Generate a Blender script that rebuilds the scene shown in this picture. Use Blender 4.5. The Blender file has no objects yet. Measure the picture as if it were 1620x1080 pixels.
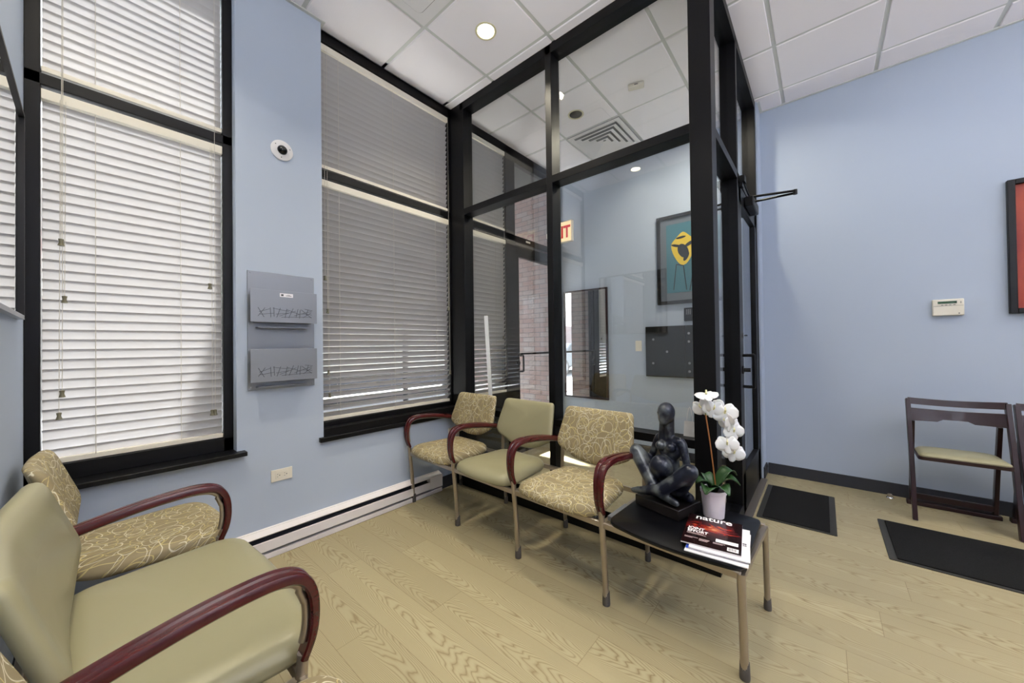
import bpy, bmesh, math, random
from mathutils import Vector, Matrix, noise
random.seed(7)
S = bpy.context.scene
COL = S.collection
PI = math.pi

# ------------------------------------------------------------------ camera, world, exposure
F_PX, YAW, PITCH, ROLL, CAMZ = 573.8127, .7085, .0095, -.0123, 1.2525
cam = bpy.data.cameras.new('camera'); camo = bpy.data.objects.new('camera', cam); COL.objects.link(camo)
cam.sensor_fit = 'HORIZONTAL'; cam.sensor_width = 36; cam.lens = F_PX / 1620 * 36; cam.clip_start = .02; cam.clip_end = 200
cy, sy = math.cos(YAW), math.sin(YAW); cp, sp = math.cos(PITCH), math.sin(PITCH); cr, sr = math.cos(ROLL), math.sin(ROLL)
rv = Vector((cy, sy, 0)); fv = Vector((-sy, cy, 0)); zv = Vector((0, 0, 1))
Fd = fv * cp + zv * sp; U0 = -sp * fv + cp * zv
Rt = cr * rv + sr * U0; Up = -sr * rv + cr * U0
M = Matrix((Rt, Up, -Fd)).transposed().to_4x4(); M.translation = Vector((0, 0, CAMZ)); camo.matrix_world = M
S.camera = camo

w = bpy.data.worlds.new('world'); S.world = w; w.use_nodes = True
bg = w.node_tree.nodes['Background']; bg.inputs[0].default_value = (.88, .93, 1, 1); bg.inputs[1].default_value = 9.0

S.view_settings.view_transform = 'Standard'; S.view_settings.look = 'None'
S.view_settings.gamma = 1; S.view_settings.use_curve_mapping = False
S.view_settings.exposure = 0.0

SUN = bpy.data.lights.new('sun', 'SUN'); SUN.energy = 108.0; SUN.angle = .02; SUN.color = (1, .98, .95)
suno = bpy.data.objects.new('sun', SUN); COL.objects.link(suno); suno.rotation_euler = Vector((math.cos(.9) * .96, -math.cos(.9) * .28, -math.sin(.9))).to_track_quat('-Z', 'Y').to_euler()
LAMP_W, FILL_PANEL_W, FILL_UPLIGHT_W = 13.0, 4.0, 70.0

# ------------------------------------------------------------------ materials
def srgb(r, g, b):
    f = lambda c: (c / 255 / 12.92) if c / 255 <= .04045 else ((c / 255 + .055) / 1.055) ** 2.4
    return (f(r), f(g), f(b), 1)
def mat(name, col, rough=.5, metal=0, spec=.5, coat=0, emis=None, es=0, trans=0):
    m = bpy.data.materials.new(name); m.use_nodes = True
    b = m.node_tree.nodes['Principled BSDF']
    b.inputs['Base Color'].default_value = col; b.inputs['Roughness'].default_value = rough
    b.inputs['Metallic'].default_value = metal; b.inputs['Specular IOR Level'].default_value = spec
    b.inputs['Coat Weight'].default_value = coat
    if emis: b.inputs['Emission Color'].default_value = emis; b.inputs['Emission Strength'].default_value = es
    return m
class NT:
    def __init__(s, m): s.t = m.node_tree; s.b = s.t.nodes['Principled BSDF']
    def n(s, typ, **k):
        x = s.t.nodes.new(typ)
        for a, v in k.items():
            if a == 'ins':
                for i, val in v.items(): s.put(x, i, val)
            else: setattr(x, a, v)
        return x
    def put(s, x, i, val):
        if isinstance(val, bpy.types.NodeSocket): s.t.links.new(val, x.inputs[i])
        elif isinstance(val, bpy.types.Node): s.t.links.new(val.outputs[0], x.inputs[i])
        else: x.inputs[i].default_value = val
    def math(s, op, a, b=0.0, c=0.0): return s.n('ShaderNodeMath', operation=op, ins={0: a, 1: b, 2: c}).outputs[0]
    def mix(s, f, a, b): return s.n('ShaderNodeMix', data_type='RGBA', ins={0: f, 6: a, 7: b}).outputs[2]
    def noise(s, v, sc, det=2, rough=.5): return s.n('ShaderNodeTexNoise', ins={'Vector': v, 'Scale': sc, 'Detail': det, 'Roughness': rough}).outputs[0]
    def bump(s, h, st=.2, d=.01): s.put(s.b, 'Normal', s.n('ShaderNodeBump', ins={'Height': h, 'Strength': st, 'Distance': d}))

def paint(name, col, bump=.08):
    m = mat(name, col, .75, spec=.25); t = NT(m); g = t.n('ShaderNodeTexCoord').outputs['Object']
    t.bump(t.noise(g, 180, 3), bump, .002); return m
M_WALL = paint('wall_paint', srgb(177, 188, 206))
M_WHITE = paint('white_paint', srgb(226, 224, 226), .03)
M_TILE = paint('ceiling_tile', srgb(243, 239, 244), .25)
M_GRID = mat('grid_metal', srgb(204, 206, 204), .5)
def black_metal():
    m = mat('black_frame', srgb(6, 6, 9), .42, spec=.25); t = NT(m); g = t.n('ShaderNodeTexCoord').outputs['Object']
    t.bump(t.noise(g, 400, 2), .05, .001); return m
M_BLACK = black_metal()
M_BASE = mat('vinyl_base', srgb(44, 46, 54), .5)
M_BLACKPL = mat('black_plastic', srgb(9, 9, 11), .45, spec=.3)
M_RUBBER = mat('rubber_cap', srgb(78, 74, 72), .6)
M_NICKEL = mat('satin_metal', srgb(168, 158, 146), .34, metal=.85)
M_CHROME = mat('chrome', srgb(220, 220, 220), .12, metal=1)
M_STEEL = mat('brushed_steel', srgb(142, 145, 152), .38, metal=.5)
M_LINE = mat('etched_dark', srgb(66, 68, 74), .5)
M_MAHOG = None
def mahog():
    m = mat('mahogany_arm', srgb(74, 18, 20), .24, spec=.5, coat=.15); t = NT(m); g = t.n('ShaderNodeTexCoord').outputs['Object']
    mp = t.n('ShaderNodeMapping', ins={0: g}); mp.inputs[3].default_value = (14, 3, 14)
    t.put(t.b, 'Base Color', t.mix(t.noise(mp.outputs[0], 6, 4), srgb(44, 8, 11), srgb(86, 20, 22))); return m
M_MAHOG = mahog()
M_DWOOD = mat('dark_wood', srgb(38, 15, 18), .34, spec=.4, coat=.1)
M_TABLE = mat('black_laminate', srgb(5, 5, 9), .28, spec=.28)
M_IVORY = mat('ivory_plastic', srgb(226, 220, 206), .4)
M_HEATW = mat('heater_enamel', srgb(228, 222, 222), .35)
M_DARK = mat('dark_gap', srgb(40, 42, 52), .8)
M_PAPER = mat('paper', srgb(232, 228, 232), .5)
M_GREEN = mat('orchid_leaf', srgb(38, 70, 34), .35, spec=.5)
M_STEMG = mat('orchid_stem_green', srgb(86, 110, 50), .5)
M_STEMB = mat('orchid_cane', srgb(150, 96, 50), .6)
M_PETAL = mat('orchid_petal', srgb(246, 244, 244), .45)
M_PETAL.node_tree.nodes['Principled BSDF'].inputs['Subsurface Weight'].default_value = .15
M_LIP = mat('orchid_lip', srgb(232, 226, 176), .5)
M_POT = mat('white_ceramic', srgb(236, 226, 234), .3, coat=.3)
M_SOIL = mat('bark', srgb(50, 40, 30), .9)
M_TAPE = mat('white_tape', srgb(232, 234, 238), .6)
M_CORD = mat('blind_cord', srgb(206, 200, 188), .7)
M_TASSEL = mat('blind_tassel', srgb(112, 108, 88), .4)
M_YEL = mat('yellow', srgb(222, 190, 30), .6)

def slat_mat(name, col, tr):
    m = mat(name, col, .45, spec=.4); t = m.node_tree; b = t.nodes['Principled BSDF']; o = t.nodes['Material Output']
    tl = t.nodes.new('ShaderNodeBsdfTranslucent'); tl.inputs[0].default_value = col
    mx = t.nodes.new('ShaderNodeMixShader'); mx.inputs[0].default_value = tr
    t.links.new(b.outputs[0], mx.inputs[1]); t.links.new(tl.outputs[0], mx.inputs[2]); t.links.new(mx.outputs[0], o.inputs[0]); return m
M_SLAT = slat_mat('faux_wood_slat', srgb(190, 188, 188), .24)
M_RAIL = mat('blind_rail', srgb(226, 220, 206), .4)

def glass_mat(name, tint, refl0=.045, rmul=1.0):
    m = bpy.data.materials.new(name); m.use_nodes = True; t = m.node_tree; t.nodes.clear()
    o = t.nodes.new('ShaderNodeOutputMaterial'); tr = t.nodes.new('ShaderNodeBsdfTransparent'); tr.inputs[0].default_value = tint
    gl = t.nodes.new('ShaderNodeBsdfGlossy'); gl.inputs['Roughness'].default_value = .0
    ge = t.nodes.new('ShaderNodeNewGeometry'); d = t.nodes.new('ShaderNodeVectorMath'); d.operation = 'DOT_PRODUCT'
    t.links.new(ge.outputs['Normal'], d.inputs[0]); t.links.new(ge.outputs['Incoming'], d.inputs[1])
    def mt(op, a, b):
        x = t.nodes.new('ShaderNodeMath'); x.operation = op
        for i, v in ((0, a), (1, b)):
            if isinstance(v, (int, float)): x.inputs[i].default_value = v
            else: t.links.new(v, x.inputs[i])
        return x.outputs[0]
    c = mt('ABSOLUTE', d.outputs['Value'], 0); c = mt('SUBTRACT', 1.0, c); c = mt('POWER', c, 5.0)
    c = mt('MULTIPLY', c, 1 - refl0); c = mt('ADD', c, refl0); c = mt('MULTIPLY', c, rmul)
    mx = t.nodes.new('ShaderNodeMixShader'); t.links.new(c, mx.inputs[0]); t.links.new(tr.outputs[0], mx.inputs[1]); t.links.new(gl.outputs[0], mx.inputs[2])
    t.links.new(mx.outputs[0], o.inputs[0]); return m
M_GLASS = glass_mat('partition_glass', (.965, .975, .97, 1), .085)
M_WGLASS = glass_mat('window_glass', (.96, .98, .98, 1))
M_MIRROR = mat('mirror_silver', (.9, .92, .93, 1), .0, metal=1)

def floor_mat():
    m = mat('oak_plank', srgb(196, 176, 132), .42, spec=.4); t = NT(m)
    g = t.n('ShaderNodeNewGeometry').outputs['Position']; s = t.n('ShaderNodeSeparateXYZ', ins={0: g}); X, Y = s.outputs[0], s.outputs[1]
    yr = t.math('DIVIDE', t.math('SUBTRACT', Y, .665), .19); row = t.math('FLOOR', yr); yl = t.math('SUBTRACT', yr, row)
    r1 = t.n('ShaderNodeTexWhiteNoise', noise_dimensions='1D', ins={'W': t.math('ADD', row, 3.37)}).outputs[0]
    xs = t.math('DIVIDE', t.math('ADD', X, t.math('ADD', 1.546, t.math('MULTIPLY', t.math('SUBTRACT', row, 0.0), .547))), 1.22)
    pl = t.math('FLOOR', xs); xl = t.math('SUBTRACT', xs, pl)
    cv = t.n('ShaderNodeCombineXYZ', ins={0: row, 1: pl, 2: 1.7})
    rn = t.n('ShaderNodeTexWhiteNoise', noise_dimensions='3D', ins={0: cv}); rc = rn.outputs[0]
    rs = t.n('ShaderNodeSeparateColor', ins={0: rn.outputs[1]})
    ra, rb, rd = rs.outputs[0], rs.outputs[1], rs.outputs[2]
    # cathedral grain: contours of a stretched field
    yc = t.math('SUBTRACT', yl, t.math('ADD', .25, t.math('MULTIPLY', ra, .5)))
    sgn = t.math('SUBTRACT', t.math('MULTIPLY', t.math('GREATER_THAN', rb, .5), 2.0), 1.0)
    nv = t.n('ShaderNodeCombineXYZ', ins={0: t.math('MULTIPLY', X, 1.1), 1: t.math('MULTIPLY', Y, 5.5), 2: t.math('MULTIPLY', rc, 50.0)})
    nz = t.noise(nv, 1.6, 2.5, .55)
    nv2 = t.n('ShaderNodeCombineXYZ', ins={0: t.math('MULTIPLY', X, 12.0), 1: t.math('MULTIPLY', Y, 40.0), 2: t.math('MULTIPLY', rc, 50.0)})
    nz2 = t.noise(nv2, 1.0, 2, .5)
    f = t.math('ADD', t.math('MULTIPLY', t.math('MULTIPLY', yc, yc), 5.0), t.math('MULTIPLY', t.math('MULTIPLY', X, sgn), 1.5))
    f = t.math('ADD', f, t.math('MULTIPLY', nz, 1.5)); f = t.math('ADD', f, t.math('MULTIPLY', nz2, .03))
    ring = t.math('FRACT', t.math('MULTIPLY', f, 9.5))
    line = t.math('POWER', t.math('ABSOLUTE', t.math('SUBTRACT', t.math('MULTIPLY', ring, 2.0), 1.0)), 3.2)
    fine = t.n('ShaderNodeCombineXYZ', ins={0: t.math('MULTIPLY', X, 4.0), 1: t.math('MULTIPLY', Y, 220.0), 2: rc})
    fz = t.noise(fine, 1.0, 3, .6)
    amp = t.math('MULTIPLY', line, t.math('ADD', .30, t.math('MULTIPLY', t.noise(nv, .5, 2), .9)))
    base = t.mix(rd, srgb(164, 154, 124), srgb(176, 166, 134))
    base = t.mix(t.math('MULTIPLY', fz, .45), base, srgb(156, 143, 110))
    c = t.mix(amp, base, srgb(124, 106, 72))
    # seams
    e1 = t.math('MINIMUM', yl, t.math('SUBTRACT', 1.0, yl)); e1 = t.math('LESS_THAN', e1, .007)
    e2 = t.math('MINIMUM', xl, t.math('SUBTRACT', 1.0, xl)); e2 = t.math('LESS_THAN', e2, .0011)
    e = t.math('MAXIMUM', e1, e2)
    c = t.mix(t.math('MULTIPLY', e, .5), c, srgb(110, 92, 62))
    t.put(t.b, 'Base Color', c); t.bump(t.math('SUBTRACT', t.math('MULTIPLY', line, -.3), e), .12, .001)
    return m
M_FLOOR = floor_mat()

def fabric_mat():
    m = mat('loop_fabric', srgb(150, 136, 100), .6, spec=.3); t = NT(m)
    uv = t.n('ShaderNodeTexCoord').outputs['UV']
    dn = t.n('ShaderNodeTexNoise', ins={'Vector': uv, 'Scale': 6.0, 'Detail': 1.0})
    dv = t.n('ShaderNodeVectorMath', operation='SCALE', ins={0: t.n('ShaderNodeVectorMath', operation='SUBTRACT', ins={0: dn.outputs[1], 1: (.5, .5, .5)}).outputs[0]}); dv.inputs['Scale'].default_value = .10
    v = t.n('ShaderNodeVectorMath', operation='ADD', ins={0: uv, 1: dv.outputs[0]}).outputs[0]
    acc = {0: None, 1: None}
    for k, (sc, r, off, which) in enumerate([(9, .43, (0, 0, 0), 0), (9.5, .33, (3.3, 1.7, 0), 1), (13, .38, (7.1, 5.2, 0), 0), (12, .47, (1.9, 8.4, 0), 1), (7.5, .40, (5.5, 2.2, 0), 0), (8, .50, (2.5, 6.2, 0), 1)]):
        mp = t.n('ShaderNodeMapping', ins={0: v}); mp.inputs[1].default_value = off
        mp.inputs[3].default_value = (1, 1, 1) if k % 2 else (1.25, .8, 1); mp.inputs[2].default_value = (0, 0, k * .7)
        vo = t.n('ShaderNodeTexVoronoi', voronoi_dimensions='2D', ins={'Vector': mp.outputs[0], 'Scale': float(sc)}); 
        # ring around every cell centre, radius varies by cell
        rr = t.n('ShaderNodeSeparateColor', ins={0: vo.outputs['Color']}).outputs[0]
        rad = t.math('MULTIPLY', t.math('ADD', .6, t.math('MULTIPLY', rr, .55)), r)
        d = t.math('ABSOLUTE', t.math('SUBTRACT', vo.outputs['Distance'], rad))
        wd = .00115 * sc
        ln = t.n('ShaderNodeMapRange', ins={0: d, 1: wd * .6, 2: wd * 1.3, 3: 1.0, 4: 0.0}).outputs[0]
        acc[which] = ln if acc[which] is None else t.math('MAXIMUM', acc[which], ln)
    c = t.mix(acc[0], srgb(142, 129, 100), srgb(196, 180, 124))
    c = t.mix(t.math('MULTIPLY', acc[1], .9), c, srgb(214, 208, 186))
    t.put(t.b, 'Base Color', c)
    t.bump(t.noise(uv, 900, 1), .15, .001); return m
M_FABRIC = fabric_mat()
def vinyl():
    m = mat('olive_vinyl', srgb(146, 141, 112), .36, spec=.45); t = NT(m); g = t.n('ShaderNodeTexCoord').outputs['UV']
    t.bump(t.noise(g, 260, 3), .1, .001); return m
M_VINYL = vinyl()

def mat_carpet():
    m = mat('entry_mat_pile', srgb(16, 16, 17), .95, spec=.1); t = NT(m); g = t.n('ShaderNodeTexCoord').outputs['Object']
    nz = t.noise(g, 300, 2)
    t.put(t.b, 'Base Color', t.mix(nz, srgb(8, 8, 9), srgb(40, 40, 40))); t.bump(nz, .5, .004); return m
M_MATP = mat_carpet()
M_MATB = mat('mat_rubber_border', srgb(46, 45, 42), .6)

def brick_mat():
    m = mat('brick', srgb(200, 180, 172), .8); t = NT(m); g = t.n('ShaderNodeNewGeometry').outputs['Position']
    s = t.n('ShaderNodeSeparateXYZ', ins={0: g}); h = t.math('ADD', s.outputs[0], s.outputs[1])
    v = t.n('ShaderNodeCombineXYZ', ins={0: h, 1: s.outputs[2], 2: 0.0})
    br = t.n('ShaderNodeTexBrick', ins={'Vector': v, 'Scale': 1.0, 'Color1': srgb(122, 101, 98), 'Color2': srgb(128, 121, 121), 'Mortar': srgb(72, 68, 70), 'Mortar Size': .004, 'Brick Width': .203, 'Row Height': .068, 'Bias': -.1})
    t.put(t.b, 'Base Color', br.outputs[0]); return m
M_BRICK = brick_mat()
M_CONC = mat('concrete', srgb(130, 128, 124), .8)
M_ROAD = mat('asphalt', srgb(120, 120, 122), .8)
M_AWN = mat('awning_red', srgb(180, 60, 56), .7)
M_CAR = mat('car_paint', srgb(40, 44, 52), .25, coat=.6)
M_CARG = mat('car_window', srgb(20, 24, 28), .1)
M_FAC = mat('facade_stucco', srgb(214, 208, 198), .8)

# ------------------------------------------------------------------ mesh builder
class MB:
    def __init__(s): s.v = []; s.f = []; s.uv = {}; s.mi = []; s.cm = 0
    def add(s, vs, fs, uvs=None):
        o = len(s.v); s.v += [tuple(p) for p in vs]; s.f += [tuple(i + o for i in f) for f in fs]; s.mi += [s.cm] * len(fs)
        if uvs:
            for i, q in enumerate(uvs): s.uv[o + i] = q
        return s
    def box(s, x0, x1, y0, y1, z0, z1):
        return s.add([(x0, y0, z0), (x1, y0, z0), (x1, y1, z0), (x0, y1, z0), (x0, y0, z1), (x1, y0, z1), (x1, y1, z1), (x0, y1, z1)],
            [(0, 3, 2, 1), (4, 5, 6, 7), (0, 1, 5, 4), (1, 2, 6, 5), (2, 3, 7, 6), (3, 0, 4, 7)])
    def bar(s, a, b, w, h, up=(0, 0, 1)):     # rectangular bar from a to b
        a, b, up = Vector(a), Vector(b), Vector(up); d = (b - a).normalized()
        sd = d.cross(up); sd = sd.normalized() if sd.length > 1e-5 else d.orthogonal().normalized(); u = sd.cross(d)
        vs = [p + sd * i * w / 2 + u * j * h / 2 for p in (a, b) for i, j in ((-1, -1), (1, -1), (1, 1), (-1, 1))]
        return s.add(vs, [(0, 1, 2, 3), (7, 6, 5, 4), (0, 4, 5, 1), (1, 5, 6, 2), (2, 6, 7, 3), (3, 7, 4, 0)])
    def tube(s, pts, r, n=12, up=None, sec=None, caps=True):   # swept section along pts; r number or list
        pts = [Vector(p) for p in pts]; N = len(pts); rr = r if isinstance(r, (list, tuple)) else [r] * N
        if sec is None: sec = [(math.cos(2 * PI * k / n), math.sin(2 * PI * k / n)) for k in range(n)]
        n = len(sec); vs = []; u = Vector(up) if up else None
        t0 = (pts[1] - pts[0]).normalized()
        if u is None: u = t0.orthogonal().normalized()
        for i, p in enumerate(pts):
            t = (pts[min(i + 1, N - 1)] - pts[max(i - 1, 0)]).normalized()
            u = (u - t * u.dot(t)).normalized(); sd = t.cross(u)
            vs += [p + (u * a[1] + sd * a[0]) * rr[i] for a in sec]
        fs = [(i * n + k, i * n + (k + 1) % n, (i + 1) * n + (k + 1) % n, (i + 1) * n + k) for i in range(N - 1) for k in range(n)]
        if caps: fs += [tuple(range(n))[::-1], tuple((N - 1) * n + k for k in range(n))]
        return s.add(vs, fs)
    def cyl(s, a, b, r, n=20, r2=None): return s.tube([a, b], [r, r if r2 is None else r2], n)
    def lathe(s, prof, c=(0, 0, 0), n=32, axis='z', caps=True):
        c = Vector(c); vs = []
        for r, z in prof:
            for k in range(n):
                a = 2 * PI * k / n; p = (r * math.cos(a), r * math.sin(a), z)
                if axis == 'x': p = (p[2], p[0], p[1])
                if axis == 'y': p = (p[1], p[2], p[0])
                vs.append(c + Vector(p))
        N = len(prof)
        fs = [(i * n + k, i * n + (k + 1) % n, (i + 1) * n + (k + 1) % n, (i + 1) * n + k) for i in range(N - 1) for k in range(n)]
        if caps: fs += [tuple(range(n))[::-1], tuple((N - 1) * n + k for k in range(n))]
        return s.add(vs, fs)
    def sphere(s, c, r, n=14, sc=(1, 1, 1)):
        pr = [(math.sin(PI * i / n) if 0 < i < n else .001, -math.cos(PI * i / n)) for i in range(n + 1)]
        o = len(s.v); s.lathe(pr, (0, 0, 0), n * 2)
        for i in range(o, len(s.v)): v = s.v[i]; s.v[i] = (c[0] + v[0] * r * sc[0], c[1] + v[1] * r * sc[1], c[2] + v[2] * r * sc[2])
        return s
    def prism(s, poly, z0, z1):
        n = len(poly); vs = [(x, y, z0) for x, y in poly] + [(x, y, z1) for x, y in poly]
        return s.add(vs, [tuple(range(n))[::-1], tuple(range(n, 2 * n))] + [(k, (k + 1) % n, n + (k + 1) % n, n + k) for k in range(n)])
    def xf(s, fn): s.v = [tuple(fn(*p)) for p in s.v]; return s
    def build(s, name, m, parent=None, bevel=0, smooth=40, label=None, segs=2):
        me = bpy.data.meshes.new(name); me.from_pydata(s.v, [], s.f); me.update()
        bm = bmesh.new(); bm.from_mesh(me); bmesh.ops.recalc_face_normals(bm, faces=bm.faces); bm.to_mesh(me); bm.free()
        for mm in (m if isinstance(m, (list, tuple)) else [m]): me.materials.append(mm)
        if isinstance(m, (list, tuple)):
            for p, i in zip(me.polygons, s.mi): p.material_index = i
        if s.uv:
            ul = me.uv_layers.new(name='UVMap')
            for l in me.loops: ul.data[l.index].uv = s.uv.get(l.vertex_index, (0, 0))
        me.polygons.foreach_set('use_smooth', [True] * len(me.polygons)); me.set_sharp_from_angle(angle=math.radians(smooth)); me.update()
        o = bpy.data.objects.new(name, me); COL.objects.link(o)
        if parent: o.parent = parent
        if bevel:
            b = o.modifiers.new('bevel', 'BEVEL'); b.width = bevel; b.segments = segs; b.limit_method = 'ANGLE'; b.angle_limit = math.radians(50); b.harden_normals = False
        if label: o['label'] = label
        return o
def arc(cx, cy, r, a0, a1, n):
    return [(cx + r * math.cos(a0 + (a1 - a0) * i / n), cy + r * math.sin(a0 + (a1 - a0) * i / n)) for i in range(n + 1)]
def rrect(x0, x1, y0, y1, r, n=5):
    return arc(x1 - r, y1 - r, r, 0, PI / 2, n) + arc(x0 + r, y1 - r, r, PI / 2, PI, n) + arc(x0 + r, y0 + r, r, PI, 1.5 * PI, n) + arc(x1 - r, y0 + r, r, 1.5 * PI, 2 * PI, n)
def smoothpoly(poly, rads, n=6):     # round the corners of a polygon
    out = []; N = len(poly)
    for i, p in enumerate(poly):
        p = Vector(p); a = Vector(poly[i - 1]); b = Vector(poly[(i + 1) % N]); r = rads[i] if isinstance(rads, (list, tuple)) else rads
        d1 = (a - p); d2 = (b - p); q1 = p + d1.normalized() * min(r, d1.length * .48); q2 = p + d2.normalized() * min(r, d2.length * .48)
        for k in range(n + 1):
            t = k / n; out.append(tuple(q1 * (1 - t) ** 2 + p * 2 * t * (1 - t) + q2 * t * t))
    return out
def spline(pts, n=8):
    P = [Vector(p) for p in pts]; P = [P[0] * 2 - P[1]] + P + [P[-1] * 2 - P[-2]]; out = []
    for i in range(1, len(P) - 2):
        for k in range(n):
            t = k / n; a, b, c, d = P[i - 1:i + 3]
            out.append(.5 * ((2 * b) + (c - a) * t + (2 * a - 5 * b + 4 * c - d) * t * t + (3 * b - a - 3 * c + d) * t ** 3))
    out.append(P[-2]); return out
def cushion(mb, outline, rings, fn, cen=None):   # rings: (scale or inset, height); fn(a,b,h)->xyz
    n = len(outline); cx = sum(p[0] for p in outline) / n if cen is None else cen[0]; cyy = sum(p[1] for p in outline) / n if cen is None else cen[1]
    vs, uv = [], []
    for ins, h in rings:
        for a, b in outline:
            d = math.hypot(a - cx, b - cyy); k = max(0, 1 - ins / d) if ins < 1 else (2 - ins)
            A, B = cx + (a - cx) * k, cyy + (b - cyy) * k
            vs.append(fn(A, B, h)); uv.append((A + (h * .3), B + h * .9))
    N = len(rings)
    fs = [(i * n + k, i * n + (k + 1) % n, (i + 1) * n + (k + 1) % n, (i + 1) * n + k) for i in range(N - 1) for k in range(n)]
    fs += [tuple(range(n))[::-1], tuple((N - 1) * n + k for k in range(n))]
    mb.add(vs, fs, uv); return mb

def tag(o, label=None, cat=None, group=None, kind=None):
    if label: o['label'] = label
    if cat: o['category'] = cat
    if group: o['group'] = group
    if kind: o['kind'] = kind
    return o
def thing(name, label, cat, loc=(0, 0, 0), rz=0, group=None):
    o = bpy.data.objects.new(name, None); COL.objects.link(o); o.empty_display_size = .1
    o.location = loc; o.rotation_euler = (0, 0, rz); return tag(o, label, cat, group)
def struct(name, mb, m, label, **k): return tag(mb.build(name, m, **k), label, kind='structure')
def text_mesh(name, txt, size, m, parent, M4, extrude=.0004, align='LEFT', bold=0.0, sx=1.0):
    c = bpy.data.curves.new('txt', 'FONT'); c.body = txt; c.size = size; c.extrude = extrude; c.offset = bold; c.align_x = align; c.resolution_u = 3
    o = bpy.data.objects.new('txt', c); COL.objects.link(o)
    me = bpy.data.meshes.new_from_object(o); COL.objects.unlink(o); bpy.data.objects.remove(o)
    me.transform(Matrix.Diagonal((sx, 1, 1, 1))); me.transform(M4); me.materials.clear(); me.materials.append(m)
    r = bpy.data.objects.new(name, me); COL.objects.link(r); r.parent = parent; return r
def frame_M(o, ux, uy):   # matrix from local x,y dirs
    ux, uy = Vector(ux).normalized(), Vector(uy).normalized(); uz = ux.cross(uy)
    m = Matrix((ux, uy, uz)).transposed().to_4x4(); m.translation = Vector(o); return m

# ------------------------------------------------------------------ setting
H = 3.475; XA = -2.565; XF = -2.636; YD = -.185; YB = 2.213; YC = 4.233; YV = 4.10; XR = 4.3; XE = -.443
TH = .36; XO = XA - TH     # outer face of window wall
b = MB().box(-3.0, XR + .2, YD - .2, 5.0, -.12, 0)
struct('floor', b, M_FLOOR, 'light oak plank floor with cathedral grain')
# window wall: pieces around the two windows and the vestibule front
b = MB()
b.box(XO, XA, .553, 1.03, 0, H + .1)                       # column between windows
b.box(XO, XA, YD - .2, .553, 0, .64)                       # below window 1
b.box(XO, XA, 1.03, YB + .11, 0, .64)                      # below window 2
b.box(XO, XA, YD - .2, YB + .11, H - .0, H + .3)
struct('wall_window', b, M_WALL, 'pale blue wall carrying the two tall windows')
b = MB().box(XA - .4, XR + .2, YD - .15, YD, 0, H + .1); struct('wall_left', b, M_WALL, 'pale blue wall at far left behind the near row of seats')
b = MB().box(XE + .012, XR + .2, YC, YC + .15, 0, H + .1)
struct('wall_back', b, M_WALL, 'pale blue wall behind the folding chairs')
struct('wall_side', MB().box(XE - .1, XE + .012, 4.012, YC + .15, 0, H + .1), M_WALL, 'short pale blue wall return beside the inner glass door')
struct('wall_vestibule', MB().box(-2.75, XE - .1, YV, YV + .15, 0, H + .1), M_WALL, 'pale blue end wall of the entrance vestibule')
b = MB().box(XR, XR + .15, YD - .15, YC + .15, 0, H + .1); struct('wall_right', b, M_WALL, 'pale blue wall closing the waiting room')
# ceiling: tiles below a grid
PT = .6096; GX, GY = -2.0744, 2.1336
CANS = [(-1.773, 1.826), (-1.777, 3.062), (-1.777, .02), (-.55, .6), (1.25, 3.40), (.9, 1.8), (2.5, 3.45), (2.5, 1.8), (2.5, .3), (.9, .3), (-.76, 3.38)]  # last can and most of those behind the camera are added room light
CR = .064
b = MB(); bx0, bx1, by0, by1 = XF, XR, YD, YC
for i in range(-1, 11):
    for j in range(-5, 5):
        x0, x1 = max(GX + i * PT, bx0), min(GX + (i + 1) * PT, bx1); y0, y1 = max(GY + j * PT, by0), min(GY + (j + 1) * PT, by1)
        if x1 - x0 < .03 or y1 - y0 < .03: continue
        e = .0125; X0, X1, Y0, Y1 = x0 + e, x1 - e, y0 + e, y1 - e
        b.cm = 1
        b.add([(x0, y0, H), (x1, y0, H), (x1, y1, H), (x0, y1, H), (X0, Y0, H), (X1, Y0, H), (X1, Y1, H), (X0, Y1, H)], [(0, 1, 5, 4), (1, 2, 6, 5), (2, 3, 7, 6), (3, 0, 4, 7)])
        b.cm = 0; zt = H - .007; e2 = .004
        T = [(X0 + e2, Y0 + e2, zt), (X1 - e2, Y0 + e2, zt), (X1 - e2, Y1 - e2, zt), (X0 + e2, Y1 - e2, zt)]
        b.add([(X0, Y0, H), (X1, Y0, H), (X1, Y1, H), (X0, Y1, H)] + T, [(0, 1, 5, 4), (1, 2, 6, 5), (2, 3, 7, 6), (3, 0, 4, 7)])
        cans = [c for c in CANS if X0 < c[0] - CR and c[0] + CR < X1 and Y0 < c[1] - CR and c[1] + CR < Y1]
        if not cans: b.add(T, [(0, 1, 2, 3)]); continue
        c = cans[0]; A = sorted([2 * PI * k / 40 for k in range(40)] + [math.atan2(t[1] - c[1], t[0] - c[0]) % (2 * PI) for t in T])
        inn, out = [], []
        for a in A:
            ca, sa = math.cos(a), math.sin(a); inn.append((c[0] + CR * ca, c[1] + CR * sa, zt))
            ts = []
            if abs(ca) > 1e-9: ts.append(((T[1][0] if ca > 0 else T[0][0]) - c[0]) / ca)
            if abs(sa) > 1e-9: ts.append(((T[2][1] if sa > 0 else T[0][1]) - c[1]) / sa)
            t_ = min(ts); out.append((c[0] + t_ * ca, c[1] + t_ * sa, zt))
        n = len(A); b.add(inn + out, [(k, (k + 1) % n, n + (k + 1) % n, n + k) for k in range(n)])
ceil = struct('ceiling', b, [M_TILE, M_GRID], 'white suspended ceiling of square tiles in a grid')
struct('trim_1', MB().box(XF - .3, XR + .15, YD - .15, YC + .15, H + .30, H + .34), M_WHITE, 'deck above the suspended ceiling')
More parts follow.
